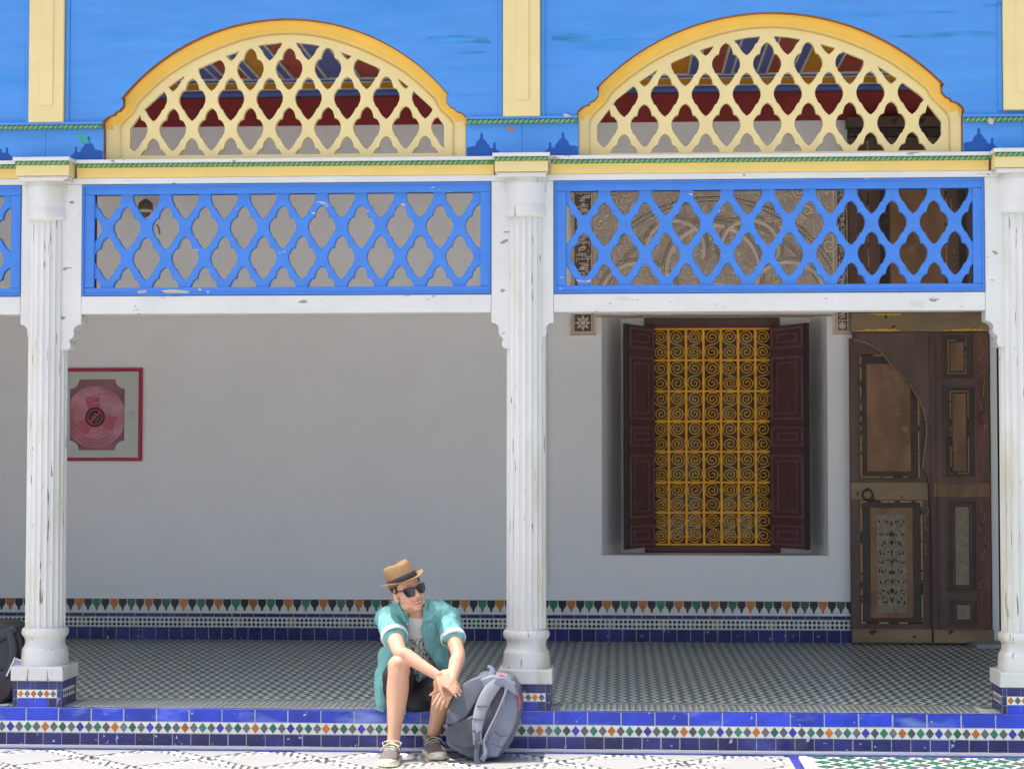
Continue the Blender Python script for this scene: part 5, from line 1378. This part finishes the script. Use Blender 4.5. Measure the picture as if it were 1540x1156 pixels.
# shoes
def shoe(heel, toe, zb=0.0):
    d = toe-heel; d.z = 0; L = d.length; d.normalize(); s_ = V((-d.y, d.x, 0)); up = V((0,0,1))
    at = lambda f, s=0, z=0: heel+d*L*f+s_*s*1.25+up*z*1.12-up*heel.z+up*zb
    prof_ = [(0,.020),(.03,.030),(.12,.037),(.3,.036),(.5,.039),(.68,.047),(.82,.046),(.93,.033),(.985,.016)]
    outl = [(f, w2) for f, w2 in prof_]+[(f, -w2) for f, w2 in prof_[::-1]]
    q = MB(); n = len(outl); vs = []
    for z, g in ((.0,.97),(.006,1.03),(.020,1.03),(.024,.96)): vs += [at(.5+(f-.5)*(1+(g-1)*.4), w2*g, z+(.006 if f > .9 else 0)*(z < .01)) for f, w2 in outl]
    q.add(vs, [tuple(range(n-1,-1,-1)), tuple(range(3*n, 4*n))]+[(k*n+i, k*n+(i+1)%n, (k+1)*n+(i+1)%n, (k+1)*n+i) for k in range(3) for i in range(n)])
    sh = q.build('shoe', M_sole, pe)
    q = MB()
    limb(q, [(at(.10,0,.052), .041,.038), (at(.30,0,.056), .044,.042), (at(.52,0,.048), .048,.034), (at(.72,0,.038), .054,.024), (at(.88,0,.033), .045,.018)], s_, 18)
    limb(q, [(at(.14,0,.06), .042,.040), (at(.15,0,.086), .045,.046)], s_, 18)
    fuse('upper', q, .005, M_shoe, sh, 2)
    q = MB(); limb(q, [(at(.97,0,.022), .024,.012), (at(.90,0,.030), .046,.017), (at(.80,0,.028), .056,.015)], s_, 14); q.build('toe_cap', M_sole, sh, True)
    for k in range(4):
        f = .36+.075*k; z = .094-.010*k-(.004 if k == 3 else 0); e = .030
        q = MB(); q.tube([at(f,-e,z-.012), at(f+.02,-.010,z), at(f+.04,.012,z), at(f+.055,e,z-.014)], .0036, 6); q.tube([at(f+.01,e,z-.012), at(f+.02,.010,z+.003), at(f+.04,-.012,z+.002), at(f+.055,-e,z-.014)], .0036, 6); q.build('lace', M_lace, sh, True)
    q = MB()
    for sg2 in (-1, 1):
        q.tube([at(.36,0,.098), at(.30,sg2*.022,.108), at(.33,sg2*.044,.098), at(.40,sg2*.036,.085), at(.37,0,.096)], .0034, 6)
        q.tube([at(.36,0,.098), at(.46,sg2*.030,.090), at(.52,sg2*.046,.062)], .0034, 6)
    q.build('bow', M_lace, sh, True)
shoe(P(594,1120,-.375), P(580,1150,-.67)); shoe(P(645,1118,-.115), P(662,1135,-.40))

# ================================================================== GREY BACKPACK
M_bg = mat('slate_grey_nylon', (.115,.125,.155), .7, .1, 10, bump=.0008, bscale=200)
M_bgl = mat('blue_grey_nylon', (.20,.215,.275), .7, .08, 8, bump=.0008, bscale=200)
M_strap = mat('light_grey_padded_mesh', (.27,.28,.31), .8, .08, 20, bump=.001, bscale=240)
M_bgd = mat('charcoal_nylon', (.085,.08,.095), .75, .1, 10, bump=.0008, bscale=200)
M_pink = mat('pink_lining', (.62,.10,.14), .7, .1, 10)
bk = empty('backpack', P(728, 1144, -.42), 'light grey backpack with padded strap and pink lining, leaning on the step beside the person', 'backpack')
def pillow(name, pts, Yf, depth, m, parent, vox=.008, sm=6, wr=.0, q=None, ysl=0.0):
    f = [P(a, b_, Yf) for a, b_ in pts]; q2 = MB(); zmin = min(p.z for p in f)
    vs = [(p.x, Yf+ysl*(p.z-zmin), p.z) for p in f]+[(p.x, Yf+ysl*(p.z-zmin)+depth, p.z) for p in f]; n = len(f)
    q2.add(vs, [tuple(range(n-1,-1,-1)), tuple(range(n, 2*n))]+[(i, (i+1)%n, n+(i+1)%n, n+i) for i in range(n)])
    bm = bmesh.new(); me = q2.mesh(); bm.from_mesh(me); bmesh.ops.recalc_face_normals(bm, faces=bm.faces); bm.to_mesh(me); bm.free()
    q3 = MB(); q3.add([v.co[:] for v in me.vertices], [tuple(p.vertices) for p in me.polygons])
    return fuse(name, q3, vox, m, parent, sm, wrinkle=wr, wscale=9)
main = pillow('main_body', [(700,1030),(722,1019),(748,1017),(768,1024),(779,1042),(783,1066),(779,1092),(768,1118),(752,1138),(722,1143),(694,1134),(672,1121),(669,1096),(680,1062)], -.43, .27, M_bg, bk, .009, 12, .004, ysl=.22)
pillow('front_pocket', [(671,1094),(696,1083),(712,1076),(716,1124),(694,1123),(672,1112)], -.465, .08, M_bgd, bk, .006, 4, .002, ysl=.10)
pillow('top_flap', [(688,1034),(706,1023),(731,1017),(736,1022),(727,1038),(709,1065),(700,1078),(684,1090),(669,1088),(672,1070)], -.440, .07, M_bg, bk, .006, 5, .004, ysl=.20)
pillow('right_panel', [(757,1032),(769,1034),(776,1048),(778,1072),(772,1096),(758,1120),(748,1137),(730,1138),(724,1128),(735,1106),(747,1082),(757,1058)], -.455, .09, M_bgl, bk, .006, 7, .004, ysl=.20)
pillow('back_panel', [(744,1030),(757,1030),(757,1056),(747,1080),(735,1100),(728,1112),(725,1090),(733,1060)], -.445, .06, M_bgd, bk, .006, 5, .002, ysl=.20)
pillow('lid', [(722,1021),(740,1016),(760,1018),(773,1030),(779,1046),(770,1042),(758,1033),(742,1031),(728,1036)], -.425, .16, M_bgl, bk, .006, 5, .003, ysl=.12)
pillow('pink_lining', [(774,1038),(779,1042),(783,1056),(782,1066),(777,1076),(775,1060)], -.40, .10, M_pink, bk, .005, 2, .0, ysl=.15)
def strap(name, pts, w_, m, Y0=-.48, th=.012, ysl=.2):
    c_ = crom([(a, b_, w2) for (a, b_), w2 in zip(pts, w_)], 5); q = MB(); vs = []
    for i, (a, b_, w2) in enumerate(c_):
        p = P(a, b_, Y0); p = V((p.x, Y0+ysl*p.z, p.z)); a2, b2, _ = c_[min(i+1, len(c_)-1)]; a1, b1, _ = c_[max(i-1, 0)]
        d = (P(a2, b2, Y0)-P(a1, b1, Y0)).normalized(); s_ = V((d.z, 0, -d.x))*w2/520; 
        vs += [p-s_, p-s_*.8+V((0,-th*.5,0)), p+s_*.8+V((0,-th*.5,0)), p+s_, p+s_*.9+V((0,th*.6,0)), p-s_*.9+V((0,th*.6,0))]
    N = len(c_); q.add(vs, [(i*6+k, (i+1)*6+k, (i+1)*6+(k+1)%6, i*6+(k+1)%6) for i in range(N-1) for k in range(6)]+[tuple(range(6)), tuple((N-1)*6+k for k in range(5,-1,-1))])
    return q.build(name, m, bk, True)
strap('shoulder_strap', [(752,1024),(741,1034),(729,1052),(720,1075),(717,1098),(718,1120)], [14,19,20,18,15,13], M_strap, -.50)
strap('strap_webbing', [(717,1100),(717,1122),(716,1138),(720,1150)], [6,7,7,8], M_bg, -.515, .006)
strap('shoulder_strap', [(764,1028),(757,1050),(745,1078),(733,1102),(727,1118),(730,1132),(724,1143)], [3,4,4,4,5,7,9], M_bgl, -.50, .007)
strap('grab_loop', [(737,1024),(739,1016),(738,1009),(733,1005),(731,1004)], [12,11,8,5,2], M_bgl, -.46, .01)
strap('zip', [(770,1036),(777,1052),(778,1074),(770,1100),(757,1124)], [1.6]*5, M_bgd, -.478, .004)
strap('zip', [(672,1100),(690,1106),(714,1108)], [1.4]*3, M_bg, -.492, .004)
strap('piping', [(757,1034),(757,1058),(747,1082),(735,1106),(725,1127)], [1.3]*5, M_strap, -.488, .004)
strap('compression_strap', [(744,1100),(752,1106),(762,1106)], [3,3,3], M_bgd, -.492, .005)
strap('compression_strap', [(740,1118),(748,1121),(755,1124)], [3,3,3], M_bgd, -.494, .005)
strap('strap_tab', [(743,1023),(750,1019),(757,1020)], [5,6,6], M_pink, -.50, .008)
for a, b_ in ((724,1063),(718,1082),(717,1100)):
    strap('strap_stitching', [(a-8, b_),(a+8, b_+1)], [2,2], M_bg, -.509, .004)
strap('buckle', [(713,1120),(722,1121)], [9,9], M_bgd, -.522, .008)
strap('side_cord', [(766,1098),(764,1108),(760,1116),(757,1122)], [5,4,6,4], mat('red_white_cord', (.45,.16,.13), .7, .4, 60), -.42, .008)

# ================================================================== DARK BACKPACK (left edge)
bk2 = empty('backpack', P(5, 1060, .25), 'black backpack with small purple card standing beside the left column', 'backpack')
M_bb = mat('black_nylon', (.030,.034,.042), .6, .15, 10, bump=.001, bscale=160); M_bbr = mat('dark_maroon_nylon', (.045,.03,.038), .7, .15, 10)
_bk = bk; bk = bk2
def Yp(pts, Y): return pts
pillow('main_body', [(-46,950),(-20,938),(5,937),(22,943),(33,958),(37,985),(34,1010),(28,1032),(16,1050),(2,1061),(-40,1062),(-52,1020)], .17, .26, M_bb, bk2, .009, 10, .006)
pillow('front_pocket', [(-40,1000),(0,1010),(20,1006),(24,1024),(13,1046),(0,1057),(-36,1058)], .14, .10, M_bbr, bk2, .007, 6, .005)
strap('shoulder_strap', [(-30,976),(-8,962),(10,950),(24,944)], [14,16,15,10], M_bb, .15, .02, 0)
strap('shoulder_strap', [(14,950),(20,975),(16,1000),(8,1020)], [12,14,12,10], M_bb, .145, .018, 0)
q = MB(); cdp = [(22,988.5),(33,993.5),(20,1004),(19,1012),(10,1016)]; f2 = [P(a, b_, .128) for a, b_ in ((22,988),(34,994),(27,1003),(18,1003))]
q.add(f2+[p+V((0,.004,0)) for p in f2], [(3,2,1,0),(4,5,6,7),(0,1,5,4),(1,2,6,5),(2,3,7,6),(3,0,4,7)]); q.build('purple_card', mat('lilac_card', (.32,.27,.55), .5, .1, 20), bk2)
q = MB(); q.tube([P(33.5,994,.126), P(22.5,988.5,.126), P(10,1016,.126)], .005, 5); q.build('card_lanyard', M_cuff, bk2)
